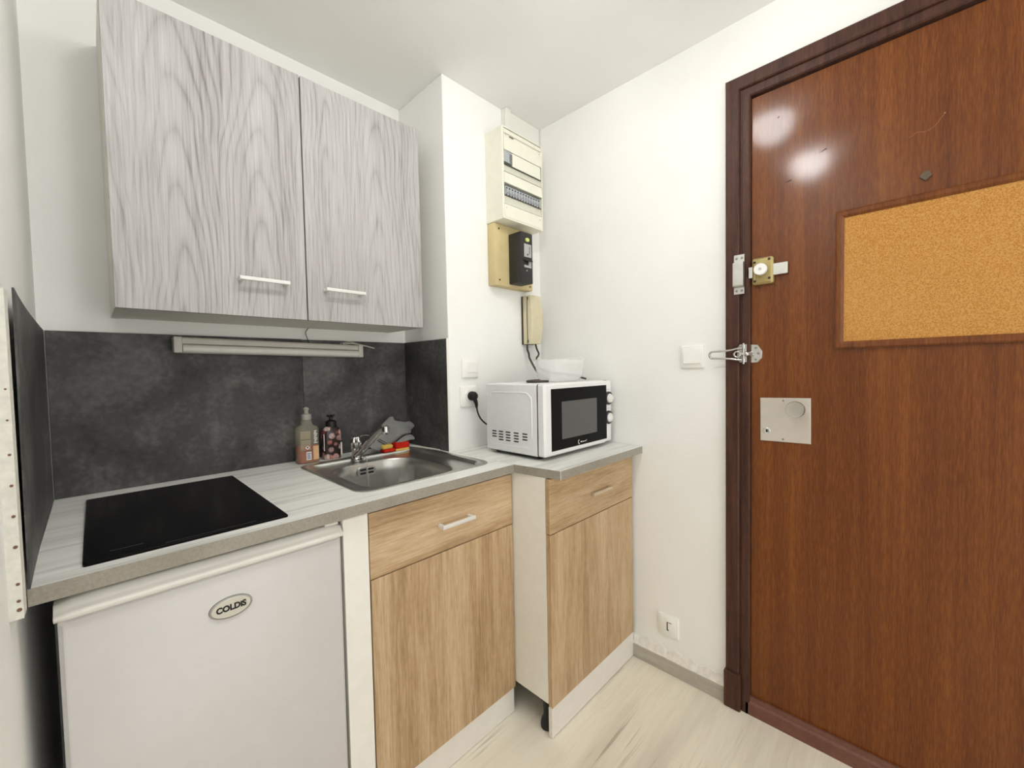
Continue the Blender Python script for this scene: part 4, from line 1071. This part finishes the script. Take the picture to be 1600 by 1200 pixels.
# octagonal door plate + ball stud
bm = BM(); plate(bm, [(-1.262, 1.235), (-1.281, 1.235), (-1.294, 1.250), (-1.296, 1.272), (-1.282, 1.296), (-1.262, 1.297)], 'x', W2+0.002, W2-0.003, 0.001); dp = obj('door_plate', bm, M['nickel'], t_)
for y, z in ((-1.2775, 1.2855), (-1.285, 1.267), (-1.278, 1.2465)):
    bm = BM(); lathe(bm, [(0.0042, 0), (0.0042, 0.001), (0.0022, 0.0018)], (W2-0.003, y, z), (-1, 0, 0), 12); obj('screw', bm, M['badge_rim'], dp)
bm = BM(); cyl(bm, (W2-0.002, -1.264, 1.265), (W2-0.022, -1.258, 1.265), 0.010, 0.005, 16)
bmesh.ops.create_uvsphere(bm, u_segments=16, v_segments=10, radius=0.0085, matrix=Matrix.Translation((W2-0.028, -1.256, 1.265)))
obj('ball_stud', bm, M['chrome'], t_, 60)
# frame plate with hinge pin
bm = BM(); plate(bm, [(-1.253, 1.237), (-1.253, 1.298), (-1.234, 1.2985), (-1.2255, 1.286), (-1.2255, 1.247), (-1.234, 1.2365)], 'x', W2-0.014, W2-0.0235, 0.001); fp = obj('frame_plate', bm, M['nickel'], t_)
for z in (1.2885, 1.2475):
    bm = BM(); lathe(bm, [(0.0042, 0), (0.0042, 0.001), (0.0022, 0.0018)], (W2-0.0235, -1.2345, z), (-1, 0, 0), 12); obj('screw', bm, M['badge_rim'], fp)
bm = BM(); cyl(bm, (W2-0.03, -1.2465, 1.231), (W2-0.03, -1.2465, 1.3015), 0.0036, seg=14)
for z in (1.243, 1.29): cyl(bm, (W2-0.03, -1.2465, z-0.006), (W2-0.03, -1.2465, z+0.006), 0.006, seg=14)
obj('hinge_pin', bm, M['chrome'], t_, 40)
# U-shaped swing bar reaching over the wall, eye at the ball end
bm = BM()
zc = 1.2645
loop = []
for s in (1,):
    loop += [(W2-0.031, -1.2465, zc+0.021), (W2-0.032, -1.228, zc+0.0195), (W2-0.033, -1.205, zc+0.0145), (W2-0.034, -1.17, zc+0.0125), (W2-0.035, -1.149, zc+0.0115)]
loop += [(W2-0.035, -1.149-0.0115*math.cos(a)+0.0115, zc+0.0115*math.sin(a)) for a in [PI/2-PI*k/8 for k in range(1, 8)]]
loop = loop[:5]+[(W2-0.035, -1.149+0.011*math.sin(PI*k/8), zc+0.0115*math.cos(PI*k/8)) for k in range(1, 8)]
loop += [(W2-0.035, -1.149, zc-0.0115), (W2-0.034, -1.17, zc-0.0125), (W2-0.033, -1.205, zc-0.0145), (W2-0.032, -1.228, zc-0.0185), (W2-0.031, -1.2465, zc-0.020)]
tube(bm, smooth_path(loop, 4), 0.0036, 10)
lo = [(W2-0.036, -1.2285+0.0095*math.cos(2*PI*k/16), zc+0.009*math.sin(2*PI*k/16)) for k in range(16)]
tube(bm, lo, 0.0032, 8, closed=True)
tube(bm, [(W2-0.036, -1.237, zc+0.003), (W2-0.035, -1.2455, zc+0.001), (W2-0.031, -1.252, zc)], 0.004, 8)
obj('swing_bar', bm, M['chrome'], t_, 60)

t_ = thing('lock_plate', 'square grey metal lock plate with round knob on the door', 'door handle', (W2, -1.36, 0.972))
bm = BM(); plate(bm, [(-1.4315, 0.9735), (-1.2915, 0.9715), (-1.2905, 1.116), (-1.4305, 1.119)], 'x', W2+0.002, W2-0.004, 0.0015); lp = obj('back_plate', bm, M['plate'], t_)
bm = BM(); lathe(bm, [(0.018, 0.003), (0.014, 0.008), (0.013, 0.03), (0.0215, 0.037), (0.0255, 0.042), (0.0255, 0.0485), (0.0245, 0.050), (0.0225, 0.0495), (0.002, 0.0502)], (W2, -1.398, 1.085), (-1, 0, 0), 36); obj('knob', bm, M['knob_steel'], t_, 40)
bm = BM(); lathe(bm, [(0.0105, 0), (0.0105, 0.002), (0.0085, 0.0034), (0.0075, 0.0028)], (W2-0.0035, -1.311, 1.006), (-1, 0, 0), 28); cy = obj('cylinder', bm, M['nickel'], t_, 40)
bm = BM(); plate(bm, rrect(-1.3135, 1.001, -1.3085, 1.011, 0.002, 3), 'x', W2-0.0062, W2-0.0072); obj('keyhole', bm, M['ink'], cy)
for y, z in ((-1.3575, 1.109), (-1.357, 0.982)):
    bm = BM(); lathe(bm, [(0.0034, 0), (0.0034, 0.0008), (0.002, 0.0014)], (W2-0.0038, y, z), (-1, 0, 0), 12); obj('screw', bm, M['badge_rim'], lp)
bm = BM()
for y, z in ((-1.286, 1.590), (-1.332, 1.594), (-1.285, 1.486), (-1.333, 1.488)): cyl(bm, (W2+0.003, y, z), (W2+0.0014, y, z), 0.0024, seg=8)
each('old_screw_hole', bm, M['dark_mark'], door)

# ================================================================== CORK BOARD
t_ = thing('cork_board', 'cork notice board with mahogany frame on the entrance door', 'cork board', (W2, -1.79, 1.272))
cy0, cy1, cz0, cz1 = -1.489, -2.08, 1.272, 1.6785
fw = 0.0205
bm = BM()
def bar_loop(o0, o1, o2, o3, prof):
    rings = []
    for k, (d, h) in enumerate(prof):
        rings.append([(W2-h, cy0-d, cz0+d), (W2-h, cy1+d, cz0+d), (W2-h, cy1+d, cz1-d), (W2-h, cy0-d, cz1-d)])
    return rings
R = bar_loop(0, 0, 0, 0, [(0, -0.002), (0, 0.007), (0.004, 0.010), (0.014, 0.009), (fw, 0.005), (fw, -0.002)])
loft(bm, R, False, False); obj('frame', bm, M['cork_frame'], t_)
bm = BM(); bx(bm, (W2-0.003, cy1+fw-0.001, cz0+fw-0.001), (W2+0.002, cy0-fw+0.001, cz1-fw+0.001)); obj('cork_sheet', bm, M['cork'], t_)

# ================================================================== CEILING LAMPS (just above the picture)
def lamp(x, y, m, label, r=0.088):
    t = thing('ceiling_lamp', label, 'lamp', (x, y, ZC), 'round dome ceiling lamps')
    bm = BM(); lathe(bm, [(r+0.008, 0), (r+0.010, -0.006), (r+0.008, -0.014), (r-0.01, -0.016)], (x, y, ZC), (0, 0, 1), 40); obj('mount', bm, M['white_plastic'], t, 40)
    bm = BM(); lathe(bm, [(r*0.96, -0.0145), (r, -0.034)]+[(r*math.cos(a), -0.034-r*0.95*math.sin(a)) for a in [PI/2*k/9 for k in range(1, 9)]]+[(r*0.05, -0.034-r*0.95)], (x, y, ZC), (0, 0, 1), 40); obj('glass_dome', bm, m, t, 60)
lamp(0.957, -1.163, M['lamp_main'], 'round glowing dome lamp on the ceiling nearest the door')
lamp(0.38, -1.225, M['lamp_side'], 'fainter round dome lamp on the ceiling nearest the left wall')
